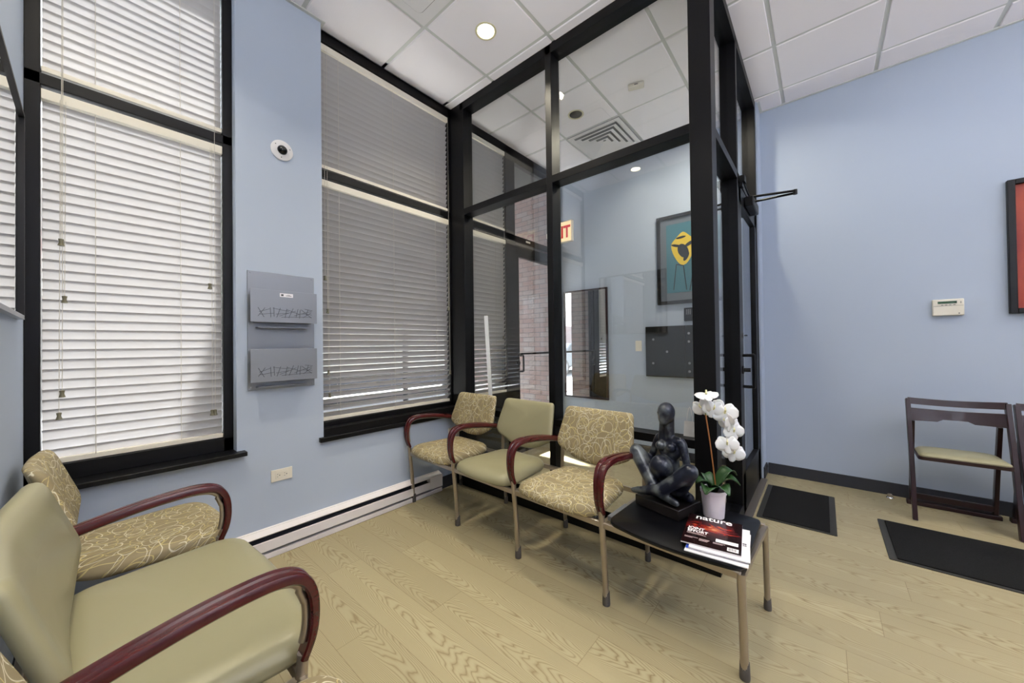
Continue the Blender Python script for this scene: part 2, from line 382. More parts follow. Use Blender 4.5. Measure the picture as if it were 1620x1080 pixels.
b = MB(); b.box(XE + .012, XR, YC - .022, YC, H - .012, H - .001); b.box(XE + .0125, XE + .034, 4.02, YC - .022, H - .012, H - .001); b.box(XA, XA + .022, YD, 1.03, H - .012, H - .001); b.box(XF, XA + .022, 1.0305, 1.052, H - .012, H - .001); b.box(XA + .022, XR, YD, YD + .022, H - .012, H - .001)
struct('trim_2', b, M_GRID, 'thin white angle strip where ceiling meets the walls')
b = MB().box(XE + .03, XR, YC - .012, YC, 0, .1); b.box(XE + .0125, XE + .024, 4.03, YC - .012, 0, .1); struct('baseboard_back', b, M_BASE, 'dark charcoal vinyl baseboard along the blue wall')
struct('baseboard_vestibule', MB().box(XF + .05, XE - .105, YV - .012, YV, 0, .1), M_BASE, 'dark baseboard of the entrance vestibule')
struct('baseboard_left', MB().box(XA, XR, YD, YD + .012, 0, .1), M_BASE, 'dark baseboard of the left wall')
struct('baseboard_window', MB().box(XA, XA + .012, 2.0, YB, 0, .1), M_BASE, 'short dark baseboard between heater and glass partition')

# windows -------------------------------------------------------------
def window(name, label, y0, y1, left_w=.045, right_w=.045, stool=True):
    t = thing(name, None, None); tag(t, label, kind='structure'); xb = XF - .09
    f = MB(); f.box(xb, XF, y0, y0 + left_w, .66, H); f.box(xb, XF, y1 - right_w, y1, .66, H)
    f.box(xb, XF, y0, y1, H - .075, H); f.box(xb, XF, y0, y1, 2.445, 2.497); f.box(xb, XF, y0, y1, .66, .735)
    f.box(xb - .02, XF - .03, y0, y1, .62, .70)
    f.build('window_frame', M_BLACK, t, bevel=.002)
    g = MB(); g.box(xb + .012, xb + .018, y0 + .02, y1 - .02, .70, 2.45); g.build('pane', M_WGLASS, t)
    g = MB(); g.box(xb + .012, xb + .018, y0 + .02, y1 - .02, 2.49, H - .03); g.build('pane', M_WGLASS, t)
    return t
window('window_1', 'tall black framed window at far left with bright closed blinds', YD, .553)
window('window_2', 'tall black framed window beside the glass partition with half open blinds', 1.03, 2.215, .02, .02)
struct('trim_3', MB().box(XF - .02, XA + .055, YD, .592, .636, .66), M_BLACK, 'black stool ledge under the far left window', bevel=.003)
struct('trim_4', MB().box(XF - .02, XA + .03, 1.0, YB, .618, .648), M_BLACK, 'black stool ledge under the window by the partition', bevel=.003)
struct('trim_5', MB().box(XF - .0, XA + .012, 1.03, YB, .648, .70), M_BLACK, 'black apron board on the ledge by the partition')

# vestibule storefront in the window plane
t = thing('window_3', None, None); tag(t, 'black storefront frame with blinds beside the street door', kind='structure')
xb = XF - .09; f = MB(); f.box(xb, XF, 2.32, 2.345, 0, H); f.box(xb, XF, 3.0, 3.154, 0, H); f.box(xb, XF, 2.32, YV, H - .075, H)
f.box(xb, XF, 2.32, YV, 2.42, 2.497); f.box(xb, XF, 2.32, 3.1, .0, .735); f.box(xb, XF, 4.05, YV, 0, H); f.build('window_frame', M_BLACK, t, bevel=.002)
for (a, c, d, e) in ((2.33, 3.02, .72, 2.43), (2.33, 3.02, 2.49, H - .05), (3.14, 4.11, 2.49, H - .05)):
    MB().box(xb + .012, xb + .018, a, c, d, e).build('pane', M_WGLASS, t)
MB().box(XF, XF + .003, 3.35, 3.43, 2.455, 2.475).build('maker_plate', M_IVORY, t)
t = thing('door_1', None, None); tag(t, 'black framed glass street door with push bar seen through the partition', kind='structure')
f = MB(); x0, x1 = XF - .06, XF - .015; f.box(x0, x1, 3.158, 3.23, .01, 2.40); f.box(x0, x1, 3.97, 4.046, .01, 2.40); f.box(x0, x1, 3.158, 4.046, 2.27, 2.40); f.box(x0, x1, 3.158, 4.046, .01, .26)
f.build('door_frame', M_BLACK, t, bevel=.002)
MB().box(x0 + .02, x0 + .026, 3.2, 4.0, .22, 2.3).build('pane', M_WGLASS, t)
MB().cyl((x1 + .035, 3.2, 1.15), (x1 + .035, 4.01, 1.15), .011).cyl((x1, 3.21, 1.15), (x1 + .035, 3.21, 1.15), .009).cyl((x1, 4.0, 1.15), (x1 + .035, 4.0, 1.15), .009).build('push_bar', M_BLACK, t)
MB().tube(spline([(x1, 3.20, 1.13), (x1 + .05, 3.215, 1.13), (x1 + .06, 3.22, 1.11), (x1 + .06, 3.22, .97), (x1 + .05, 3.215, .95), (x1, 3.20, .95)], 5), .011).build('pull_handle', M_BLACK, t)
MB().box(x1, x1 + .02, 3.175, 3.215, 1.03, 1.06).build('lock', M_BLACKPL, t)

# glass partition -----------------------------------------------------
t = thing('glass_partition', None, None); tag(t, 'black metal framed glass partition behind the row of seats', kind='structure'); t.name = 'window_4'
Y0, Y1 = YB, YB + .11
f = MB(); f.box(XF - .05, -2.45, Y0, Y1, 0, H); f.box(-1.542, -1.49, Y0, Y1, 0, H)
f.box(-2.5, -.5, Y0 + .0, Y1, H - .075, H)
for z0, z1 in ((2.44, 2.495), (.655, .705), (0, .1)): f.box(-2.46, -.53, Y0 + .0005, Y1, z0, z1)
f.build('window_frame', M_BLACK, t, bevel=.002)
MB().box(-.556, XE, Y0, Y1, 0, H).build('corner_post', M_BLACK, t, bevel=.002)
ym = 2.277
for xa, xc in ((-2.46, -1.53), (-1.50, -.55)):
    for za, zc in ((.09, .665), (.69, 2.45), (2.485, H - .07)): MB().box(xa, xc, ym - .003, ym + .003, za, zc).build('pane', M_GLASS, t)
# inner door side
t = thing('window_5', None, None); tag(t, 'black framed glazed side of the vestibule holding the inner door', kind='structure')
f = MB(); xa, xc = XE - .11, XE - .001
f.box(xa, xc, 3.0, 3.045, 0, H); f.box(xa, xc, 3.965, 4.012, 0, H); f.box(xa, xc, Y1, 4.0, H - .075, H); f.box(xa, xc, Y1, 4.0, 2.42, 2.475); f.box(xa, xc, Y1, 3.01, 0, .1)
f.build('window_frame', M_BLACK, t, bevel=.002)
for a, c, d, e in ((Y1 - .02, 3.01, .09, 2.43), (Y1 - .02, 3.01, 2.47, H - .07), (3.04, 3.97, 2.47, H - .07)): MB().box(XE - .058, XE - .052, a, c, d, e).build('pane', M_GLASS, t)
t = thing('door_2', None, None); tag(t, 'black framed inner glass door beside the blue wall', kind='structure')
f = MB(); x0, x1 = XE - .05, XE - .004; f.box(x0, x1, 3.05, 3.16, .012, 2.41); f.box(x0, x1, 3.86, 3.96, .012, 2.41); f.box(x0, x1, 3.05, 3.96, 2.28, 2.41); f.box(x0, x1, 3.05, 3.96, .012, .30)
f.build('door_frame', M_BLACK, t, bevel=.002)
MB().box(x0 + .02, x0 + .026, 3.12, 3.9, .26, 2.32).build('pane', M_GLASS, t)
for s, xx in ((1, x1), (-1, x0)):
    MB().tube(spline([(xx, 3.11, 1.155), (xx + s * .055, 3.11, 1.155), (xx + s * .07, 3.11, 1.14), (xx + s * .07, 3.11, .945), (xx + s * .055, 3.11, .93), (xx, 3.11, .93)], 6), .011, 10).build('pull_handle', M_BLACK, t)
MB().cyl((x1, 3.1, 1.05), (x1 + .05, 3.1, 1.05), .014).lathe([(.001, 0), (.03, 0), (.03, .008), (.001, .009)], (x1, 3.1, 1.05), 20, 'x').build('thumb_turn', M_BLACKPL, t)
MB().cyl((x1, 3.1, 1.30), (x1 + .012, 3.1, 1.30), .018).box(x1 + .01, x1 + .035, 3.095, 3.105, 1.295, 1.305).build('lock', M_CHROME, t)
struct('trim_6', MB().box(XE - .1, XE + .045, Y1, 4.0, 0, .011), M_NICKEL, 'metal threshold strip under the inner door')
# door closer (stands on the door, moves with it but a fitting of its own)
tag(MB().box(-2.56, XE + .012, Y0 - .026, Y1, 0, .10).build('trim_7', M_BLACK, bevel=.002), 'black base rail along the foot of the glass partition', kind='structure')
t = thing('door_closer', 'black door closer with folded double arm on top of the inner glass door', 'door closer', (0, 0, 0))
MB().box(x1, x1 + .062, 3.30, 3.60, 2.30, 2.375).build('body', M_BLACKPL, t, bevel=.008)
MB().tube([(x1 + .035, 3.38, 2.39), (-.136, 3.353, 2.352)], .009, 8).build('arm', M_BLACKPL, t)
MB().tube([(x1 + .02, 3.46, 2.36), (x1 + .06, 3.42, 2.36), (-.136, 3.358, 2.336)], .009, 8).build('arm', M_BLACKPL, t)
MB().cyl((-.136, 3.355, 2.325), (-.136, 3.355, 2.36), .013).build('pivot', M_BLACKPL, t)
MB().box(XE, XE + .035, 3.06, 3.13, 2.41, 2.455).box(XE, XE + .02, 3.07, 3.12, 2.38, 2.41).cyl((XE + .02, 3.12, 2.42), (XE + .02, 3.42, 2.40), .006, 8).build('bracket', M_BLACKPL, t)

# ------------------------------------------------------------------ blinds
def blind(label, y0, y1, z0, z1, tilt, cords=(), ladders=(), sag=0, seed=1, wide=None):
    rnd = random.Random(seed)
    xc = XF - .035; t = thing('window_blind', label, 'window blind', (xc, (y0 + y1) / 2, z0))
    def W(mb): return mb.xf(lambda x, y, z: (x - xc, y - (y0 + y1) / 2, z - z0))
    W(MB().box(xc - .02, xc + .03, y0, y1, z1 - .045, z1)).build('headrail', M_RAIL, t, bevel=.002)
    W(MB().box(xc - .02, xc + .02, y0, y1, z0 - .002, z0 + .022)).build('bottom_rail', M_RAIL, t, bevel=.002)
    m = MB(); z = z0 + .04; wd = .05; k = 0
    while z < z1 - .028:
        a = math.radians((wide(z) if wide else tilt) + rnd.uniform(-1.2, 1.2))
        dx, dz = math.cos(a), math.sin(a); pts = []
        for i in range(5):
            s_ = (i / 4 - .5) * wd; cv = .0035 * (1 - (2 * i / 4 - 1) ** 2)
            pts.append((xc + s_ * dx - cv * dz, z + s_ * dz + cv * dx))
        th = .0026; low = [(p[0] + th * dz, p[1] - th * dx) for p in pts]; sec = pts + low[::-1]; n = len(sec); e = rnd.uniform(-.003, .003)
        m.add([(q[0], y0 + .002, q[1]) for q in sec] + [(q[0], y1 - .002, q[1]) for q in sec], [tuple(range(n)), tuple(range(n, 2 * n))[::-1]] + [(i, (i + 1) % n, n + (i + 1) % n, n + i) for i in range(n)])
        z += .0455
    W(m).build('slats', M_SLAT, t)
    for ly in ladders:
        c = MB()
        for dx in (-.024, .026): c.bar((xc + dx, ly, z0 + .02), (xc + dx, ly, z1 - .04), .0018, .0018)
        W(c).build('ladder_cord', M_CORD, t)
    for (cyy, cz) in cords:
        cz = max(cz, z0 - 1.7)
        c = W(MB().bar((xc + .040, cyy, cz), (xc + .034, cyy + .004, z1 - .03), .0016, .0016)).build('pull_cord', M_CORD, t)
        W(MB().lathe([(.004, .032), (.009, .030), (.0065, .016), (.011, 0), (.003, -.002)], (xc + .040, cyy, cz - .03), 10)).build('tassel', M_TASSEL, c)
    return t
blind('white horizontal blind filling the lower pane of the far left window', -.139, .5075, 0.74, 2.43, 75, [(-.072, 1.50), (-.088, .97), (.447, 1.62), (.455, .905)], (.022, .326), seed=2)
blind('white horizontal blind in the upper pane of the far left window', -.139, .5075, 2.515, H - .085, 73, [(-.082, 1.76), (-.079, 1.07), (.468, .905)], (.022, .326), seed=3)
blind('half open beige blind in the lower pane beside the glass partition', 1.053, 2.192, .74, 2.43, 60, [(1.10, .93), (1.09, 1.52), (2.172, 1.61)], (1.18, 1.62, 2.04), seed=4, wide=lambda z: min(56, 45 + (z - .75) * 22) - (8 if 2.02 < z < 2.10 else 0))
blind('grey lit blind in the upper pane beside the glass partition', 1.053, 2.192, 2.515, H - .085, 62, [(1.075, 1.75), (1.092, 1.09), (2.183, 1.02)], (1.18, 1.62, 2.04), seed=5)
blind('lower blind in the vestibule next to the street door', 2.352, 2.995, .74, 2.41, 60, [(2.93, 1.35)], (2.50, 2.83), seed=6, wide=lambda z: 42 if z < 1.25 else 58)
blind('upper blind in the vestibule next to the street door', 2.352, 2.995, 2.515, H - .085, 62, [(2.965, .95)], (2.50, 2.83), seed=7)

# ------------------------------------------------------------------ seating
def gang(name, label, loc, rz, sections, arms, table=None, flip=False):
    """sections: list of (u0, u1, material, depth_add); arms: list of u; local x = along, local y = towards the back."""
    t = thing(name, label, 'seating', loc, rz)
    leg_us = sorted(set([s[0] for s in sections] + [s[1] for s in sections]))
    def leg_front(u): return [(u, .0, 0), (u, -.012, .25), (u, -.035, .447)]
    for u, hasarm in arms:
        p = leg_front(u)
        o = MB().tube([(u, .006, .03), (u, -.004, .2), (u, -.022, .385)] + ([(u, -.028, .46)] if hasarm else [(u, -.0225, .404)]), .0145, 14).build('leg', M_NICKEL, t)
        MB().lathe([(.012, 0), (.0175, .001), (.0185, .012), (.0165, .065), (.0145, .068)], (u, .008, 0), 16).build('rubber_foot', M_RUBBER, o)
        o = MB().tube([(u, .487, .03), (u, .475, .2), (u, .455, .40), (u, .47, .62)] if hasarm else [(u, .487, .03), (u, .475, .2), (u, .46, .395)], .0125, 12).build('leg', M_NICKEL, t)
        MB().lathe([(.011, 0), (.0155, .001), (.0165, .012), (.0145, .055), (.0125, .058)], (u, .488, 0), 16).build('rubber_foot', M_RUBBER, o)
        MB().bar((u, -.01, .392), (u, .465, .392), .022, .02).build('side_rail', M_NICKEL, t)
        if hasarm:
            path = [(u, -.026, .447), (u, -.046, .50), (u, -.052, .56), (u, -.044, .62), (u, -.018, .661), (u, .03, .677), (u, .10, .678), (u, .20, .668), (u, .31, .648), (u, .42, .622), (u, .462, .610)]
            sec = [(1.0, -.30), (1.0, .18), (.86, .42), (.6, .50), (.22, .46), (.08, .26), (-.08, .26), (-.22, .46), (-.6, .50), (-.86, .42), (-1.0, .18), (-1.0, -.30), (-.8, -.48), (.8, -.48)]
            # section: x = across, y = outwards normal
            P = spline(path, 5)
            rr = [.0305 * (.64 + .36 * min(1, i / 24)) for i in range(len(P))]
            MB().tube(P, rr, up=(0, -1, 0), sec=sec).build('armrest', M_MAHOG, t, label='dark red mahogany armrest', smooth=35)
            Q = [(p[0], p[1] + (.018 if p[2] < .64 else .010), p[2] - (.0 if p[2] < .6 else .016)) for p in P[4:]]
            MB().tube(Q, .0095, 10).build('arm_tube', M_NICKEL, t)
    ua, ub = arms[0][0], arms[-1][0]
    MB().bar((ua, -.022, .395), (ub, -.022, .395), .018, .028).build('front_beam', M_NICKEL, t, bevel=.003)
    MB().bar((ua, .458, .395), (ub, .458, .395), .018, .028).build('rear_beam', M_NICKEL, t, bevel=.003)
    for (u0, u1, m, da, lab) in sections:
        c = (u0 + u1) / 2; hw = (u1 - u0) / 2 - .016; hb = hw - .055
        ol = smoothpoly([(c - hw, -.055 - da), (c, -.098 - da), (c + hw, -.055 - da), (c + hb, .40), (c - hb, .40)], [.11, .25, .11, .10, .10], 8)
        rings = [(1.75, .478), (.09, .482), (.045, .476), (.02, .463), (.005, .447), (0, .43), (.004, .418), (.025, .408), (1.6, .406)]
        mb = MB(); cushion(mb, ol, rings, lambda a, bb, h: (a, bb, h + .012 * max(0, bb - .28) / .12 - .010 * (max(0, -.02 - bb) / .08) ** 2 * 0))
        mb.build('seat', m, t, smooth=60, label=lab + ' seat cushion')
        w1, w2 = hw - .04 + (.0 if hw < .3 else .0), hw - .004
        ol = smoothpoly([(c + w1, .845), (c, .838), (c - w1, .845), (c - w2, .605), (c - hw * .45, .530), (c, .515), (c + hw * .45, .530), (c + w2, .605)], [.03, .2, .03, .05, .1, .1, .1, .05], 6)
        def fn(a, z, h, c=c, hw=hw):
            q = (a - c) / hw
            return (a, .395 + .30 * (z - .6) - .045 * q * q + .012 + h * 1.0, z)
        rings = [(1.7, -.030), (.10, -.028), (.03, -.024), (.008, -.014), (0, -.004), (.002, .010), (.012, .018), (1.7, .020)]
        mb = MB(); cushion(mb, ol, rings, fn, (c, .69)); mb.build('backrest', m, t, smooth=60, label=lab + ' backrest')
        MB().bar((c - hw * .8, .475, .60), (c + hw * .8, .475, .60), .012, .02).build('back_bracket', M_NICKEL, t)
    return t
P_, V_ = 'loop patterned fabric', 'plain olive vinyl'
gb = gang('ganged_seats', 'row of three joined seats and a black end table in front of the glass partition', (-2.522, 1.695, 0), math.radians(-2.9),
     [(0, .57, M_FABRIC, 0, P_), (.57, 1.142, M_VINYL, 0, V_), (1.142, 1.715, M_FABRIC, 0, P_)],
     [(0, True), (.57, True), (1.142, True), (1.715, True), (2.285, False)])
# end table part
ol = smoothpoly([(1.745, -.035), (2.015, -.085), (2.30, -.035), (2.275, .44), (2.255, .455), (1.775, .455), (1.745, .44)], [.06, .3, .06, .04, .02, .02, .04], 6)
mb = MB(); cushion(mb, ol, [(1.9, .43), (.012, .43), (.003, .427), (0, .420), (.003, .412), (.012, .409), (1.9, .409)], lambda a, b_, h: (a, b_, h), (2.02, .18)); mb.build('table_top', M_TABLE, gb, label='black laminate end table top')
mb = MB()
for k in range(4): mb.box(1.722 + k * .007, 1.727 + k * .007, .02, .20, .405, .424)
mb.box(1.722, 1.75, .02, .20, .402, .419); mb.build('vent_plate', M_STEEL, gb, label='grey ribbed plate between seat and table')
gl = gang('ganged_seats', 'nearest row of joined seats against the left wall, with one extra wide plain seat', (-.43, .335, 0), PI,
     [(0, .57, M_FABRIC, 0, P_), (.61, 1.51, M_VINYL, .03, 'wide plain olive vinyl'), (1.52, 2.09, M_FABRIC, 0, P_)],
     [(0, True), (.61, True), (1.52, True), (2.09, False)])

# folding chairs
def fold_chair(x, label):
    t = thing('folding_chair', label, 'chair', (x, 3.75, 0), 0, None); w = .45
    for s in (0, 1):
        X = s * w
        MB().add([], []).tube([(X, 0, 0), (X, .045, .20), (X, .105, .47), (X, .20, .82)], 1, sec=[(-.012, -.020), (.012, -.020), (.012, .020), (-.012, .020)], up=(0, 1, 0)).build('leg', M_DWOOD, t, bevel=.002)
        X2 = X + (.026 if s == 0 else -.026)
        MB().tube([(X2, .36, .03), (X2, .31, .30), (X2, .235, .66)], 1, sec=[(-.011, -.019), (.011, -.019), (.011, .019), (-.011, .019)], up=(0, 1, 0)).build('leg', M_DWOOD, t, bevel=.002)
    def curved(z0f, z1f, name):
        m = MB(); n = 16; vs = []
        for i in range(n + 1):
            q = i / n; xx = q * w; d = .035 * (1 - (2 * q - 1) ** 2)
            for (dy, zz) in ((0, z0f(q)), (.016, z0f(q)), (.016, z1f(q)), (0, z1f(q))):
                vs.append((xx, .195 + d + dy - (.83 - zz) * .27, zz))
        fs = [(i * 4 + k, i * 4 + (k + 1) % 4, (i + 1) * 4 + (k + 1) % 4, (i + 1) * 4 + k) for i in range(n) for k in range(4)] + [(0, 1, 2, 3), (n * 4 + 3, n * 4 + 2, n * 4 + 1, n * 4)]
        m.add(vs, fs).build(name, M_DWOOD, t, bevel=.001)
    curved(lambda q: .785 - .01 * math.sin(PI * q), lambda q: .83 - .012 * math.sin(PI * q), 'top_rail')
    curved(lambda q: (.668 if q < .32 or q > .68 else .684) + .0, lambda q: .757 - .01 * math.sin(PI * q), 'back_slat')
    f = MB(); f.prism(smoothpoly([(.02, -.01), (w - .02, -.01), (w - .03, .30), (.03, .30)], [.03, .03, .08, .08]), .425, .448); f.build('seat_frame', M_DWOOD, t)
    ol = smoothpoly([(.025, -.005), (w - .025, -.005), (w - .035, .295), (.035, .295)], [.04, .04, .09, .09], 6)
    mb = MB(); cushion(mb, ol, [(1.7, .474), (.05, .472), (.015, .466), (0, .455), (0, .448), (1.7, .447)], lambda a, b_, h: (a, b_, h)); mb.build('seat_pad', M_VINYL, t, label='olive vinyl seat pad')
    MB().box(.03, w - .03, .335, .358, .05, .09).build('stretcher', M_DWOOD, t, bevel=.002)
    MB().box(.0, w, .33, .375, .0, .03).build('floor_bar', M_DWOOD, t, bevel=.004)
    return t
fold_chair(.47, 'dark wooden folding chair with olive pad, the whole one nearer the glass door')
fold_chair(.955, 'dark wooden folding chair cut off by the right edge of the photo')

# ------------------------------------------------------------------ floor mats
def floor_mat_obj(x0, x1, y0, y1, label):
    t = thing('floor_mat', label, 'floor mat', ((x0 + x1) / 2, (y0 + y1) / 2, 0)); hx, hy = (x1 - x0) / 2, (y1 - y0) / 2
    MB().prism(rrect(-hx, hx, -hy, hy, .01), 0, .005).build('border', M_MATB, t, label='grey rubber edge')
    MB().prism(rrect(-hx + .035, hx - .035, -hy + .02, hy - .02, .006), .005, .011).build('pile', M_MATP, t, label='black carpet pile')
floor_mat_obj(XE + .06, .052, 3.115, 3.875, 'small black floor mat beside the inner glass door')
floor_mat_obj(.27, 2.1, 2.98, 3.60, 'large black runner mat in front of the folding chairs')

# ------------------------------------------------------------------ heater
t = thing('baseboard_heater', 'long white electric baseboard heater under the window by the partition', 'heater', (XA, 1.1, 0))
def L(mb): return mb.xf(lambda x, y, z: (x - XA, y - 1.1, z))
y0, y1 = .15, 1.985
L(MB().box(XA, XA + .012, y0, y1, .012, .165)).build('back_panel', M_DARK, t)
L(MB().add([(XA, y0, .150), (XA + .05, y0, .140), (XA + .054, y0, .146), (XA, y0, .170), (XA, y1, .150), (XA + .05, y1, .140), (XA + .054, y1, .146), (XA, y1, .170)], [(0, 1, 2, 3), (7, 6, 5, 4), (0, 4, 5, 1), (1, 5, 6, 2), (2, 6, 7, 3), (3, 7, 4, 0)])).build('top_cover', M_HEATW, t)
L(MB().box(XA + .048, XA + .056, y0, y1 - .12, .052, .112)).build('front_panel', M_HEATW, t, bevel=.002)
L(MB().box(XA + .012, XA + .05, y0, y1, .002, .034)).build('bottom_pan', M_HEATW, t, bevel=.002)
L(MB().box(XA, XA + .058, y1 - .13, y1, .048, .150)).build('end_cap', M_HEATW, t, bevel=.003)
L(MB().box(XA + .015, XA + .04, y0, y1 - .13, .06, .11)).build('fin_element', M_DARK, t)

# ------------------------------------------------------------------ wall fittings
t = thing('literature_rack', 'grey steel wall rack with two etched pockets between the windows', 'rack', (XA, .785, 1.36))
def Lr(mb): return mb.xf(lambda x, y, z: (x - XA, y - .785, z - 1.36))
Lr(MB().box(XA, XA + .008, .605, .972, 1.003, 1.712)).build('back_plate', M_STEEL, t, bevel=.0015)
rnd = random.Random(5)
for k, (za, zb) in enumerate(((1.405, 1.598), (1.052, 1.246))):
    xf_ = XA + .075
    pk = MB(); pk.box(xf_ - .003, xf_, .603, .963, za, zb); pk.box(XA + .008, xf_ - .003, .63, .94, za - .0, za + .003); pk.box(XA + .008, xf_ - .003, .63, .633, za, zb - .04); pk.box(XA + .008, xf_ - .003, .937, .94, za, zb - .04)
    po = Lr(pk).build('pocket', M_STEEL, t, bevel=.001)
    Lr(MB().box(XA + .008, XA + .055, .645, .92, za - .033, za - .028)).build('shelf_lip', M_STEEL, t, bevel=.001)
    ln = MB()
    def seg(y0, z0, y1, z1): ln.bar((xf_ + .0006, y0, z0), (xf_ + .0006, y1, z1), .0022, .0012, (1, 0, 0))
    y = .65
    seq = [(.64, .035, .675, .085), (.64, .085, .67, .03), (.645, .06, .70, .08), (.65, .045, .72, .055), (.705, .03, .702, .088), (.722, .035, .72, .09), (.735, .03, .755, .088), (.715, .085, .80, .07), (.73, .05, .80, .06), (.78, .03, .79, .085), (.75, .04, .84, .075), (.79, .08, .86, .055),
           (.80, .03, .825, .09), (.84, .035, .852, .088), (.86, .03, .865, .085), (.83, .045, .93, .078), (.87, .085, .93, .035), (.87, .06, .932, .055), (.88, .035, .93, .07), (.89, .09, .935, .082), (.76, .033, .93, .040), (.90, .05, .91, .088)]
    for q in seq: seg(q[0], za + q[1], q[2], za + q[3])
    Lr(ln).build('etched_lines', M_LINE, po)
    if k == 0:
        Lr(MB().box(xf_, xf_ + .001, .752, .824, 1.561, 1.583)).build('sticker', M_PAPER, po, label='small white sticker')
        Lr(MB().box(xf_ + .001, xf_ + .0014, .759, .772, 1.566, 1.578).box(xf_ + .001, xf_ + .0014, .784, .816, 1.568, 1.571).box(xf_ + .001, xf_ + .0014, .792, .808, 1.573, 1.575)).build('sticker_print', M_LINE, po)
for yy, zz in ((.62, 1.70), (.958, 1.70), (.62, 1.017), (.958, 1.017)): Lr(MB().lathe([(.001, 0), (.005, 0), (.005, .002), (.001, .003)], (XA + .008, yy, zz), 12, 'x')).build('screw', M_STEEL, t)

t = thing('security_camera', 'white round dome camera on the column between the windows', 'camera', (XA, .79, 2.49))
MB().lathe([(.001, 0), (.062, 0), (.062, .008), (.055, .012), (.001, .013)], (0, 0, 0), 40, 'x').build('base_plate', M_WHITE, t)
MB().lathe([(.028, .012), (.027, .02), (.02, .03), (.01, .036), (.001, .038)], (0, 0, 0), 28, 'x').build('lens_dome', mat('lens', srgb(10, 10, 12), .08), t, label='glossy black lens')
for a in (.4, 2.5, 4.6): MB().lathe([(.001, 0), (.003, 0), (.003, .0015), (.001, .002)], (.012, .046 * math.cos(a), .046 * math.sin(a)), 8, 'x').build('screw', M_LINE, t)

def outlet(label, y, z, horiz):
    t = thing('wall_outlet', label, 'outlet', (XA, y, z)); a, b_ = (.058, .036) if horiz else (.036, .058)
    MB().box(0, .006, -a, a, -b_, b_).build('cover_plate', M_IVORY, t, bevel=.002)
    MB().box(.006, .0075, -a * .6, a * .6, -b_ * .55, b_ * .55).build('receptacle', M_IVORY, t, bevel=.001)
    m = MB()
    for s in (-1, 1):
        c = s * a * .33
        m.box(.0075, .0082, c - .008, c - .002, -.009, -.007).box(.0075, .0082, c - .008, c - .002, .006, .008).cyl((.0075, c + .006, -.001), (.0082, c + .006, -.001), .003, 8)
    m.build('slots', M_LINE, t)
outlet('ivory double outlet lying sideways on the wall below the two windows', .779, .468, True)
outlet('ivory outlet low on the wall behind the corner seat', 2.155, .475, True)

# alarm keypad on back wall
t = thing('alarm_panel', 'beige alarm keypad with green display on the blue wall', 'alarm panel', (.72, YC, 1.495))
MB().box(-.078, .078, -.028, 0, -.062, .062).build('case', M_IVORY, t, bevel=.006)
MB().box(-.052, .042, -.0295, -.028, .028, .046).build('display', mat('lcd', srgb(24, 62, 26), .2), t, label='dark green display')
MB().box(-.074, .074, -.0288, -.028, .011, .0125).build('flap_line', M_LINE, t)
m = MB()
for k in range(4): m.box(-.035 + k * .02, -.025 + k * .02, -.0292, -.028, .016, .020)
m.build('buttons', M_RUBBER, t); MB().cyl((.052, -.0285, -.047), (.052, -.028, -.047), .004).box(.058, .064, -.0292, -.028, .036, .040).box(.058, .064, -.0292, -.028, .028, .032).build('indicator', M_LINE, t)

# red painting at the right edge
def red_art():
    m = mat('red_canvas', srgb(150, 50, 34), .5); t = NT(m); g = t.n('ShaderNodeTexCoord').outputs['Object']
    s = t.n('ShaderNodeSeparateXYZ', ins={0: g})
    nz = t.noise(g, 3.0, 4); f = t.math('ADD', t.math('MULTIPLY', s.outputs[0], 2.2), t.math('MULTIPLY', nz, .8))
    cr_ = t.n('ShaderNodeValToRGB', ins={0: f}); e = cr_.color_ramp; e.elements[0].color = srgb(36, 14, 16); e.elements[0].position = .05; e.elements[1].color = srgb(190, 84, 50); e.elements[1].position = .75
    x = e.elements.new(.4); x.color = srgb(140, 40, 30)
    t.put(t.b, 'Base Color', cr_.outputs[0]); return m
t = thing('framed_picture', 'black framed red abstract picture at the right edge of the photo', 'picture', (1.0, YC, 1.43))
m = MB(); W_, H_ = .75, .935
for q in ((0, .035, 0, H_), (W_ - .035, W_, 0, H_), (.035, W_ - .035, 0, .035), (.035, W_ - .035, H_ - .035, H_)): m.box(q[0], q[1], -.035, 0, q[2], q[3])
m.build('frame', M_BLACKPL, t, bevel=.003)
MB().box(.035, W_ - .035, -.012, -.006, .035, H_ - .035).build('canvas', red_art(), t, label='red abstract canvas')

# left wall mirror
t = thing('wall_mirror', 'black framed mirror cut off by the left edge, reflecting the white blind', 'mirror', (-2.40, YD, 1.38))
m = MB(); W_, H_ = .92, .81
for q in ((0, .012, 0, H_), (W_ - .012, W_, 0, H_), (.012, W_ - .012, H_ - .012, H_)): m.box(q[0], q[1], 0, .02, q[2], q[3])
m.build('frame', M_BLACKPL, t)
MB().box(0, W_, 0, .02, -.004, .012).build('bottom_ledge', M_STEEL, t, label='silver bottom ledge')
MB().box(.012, W_ - .012, .004, .012, .012, H_ - .012).build('mirror_glass', M_MIRROR, t)

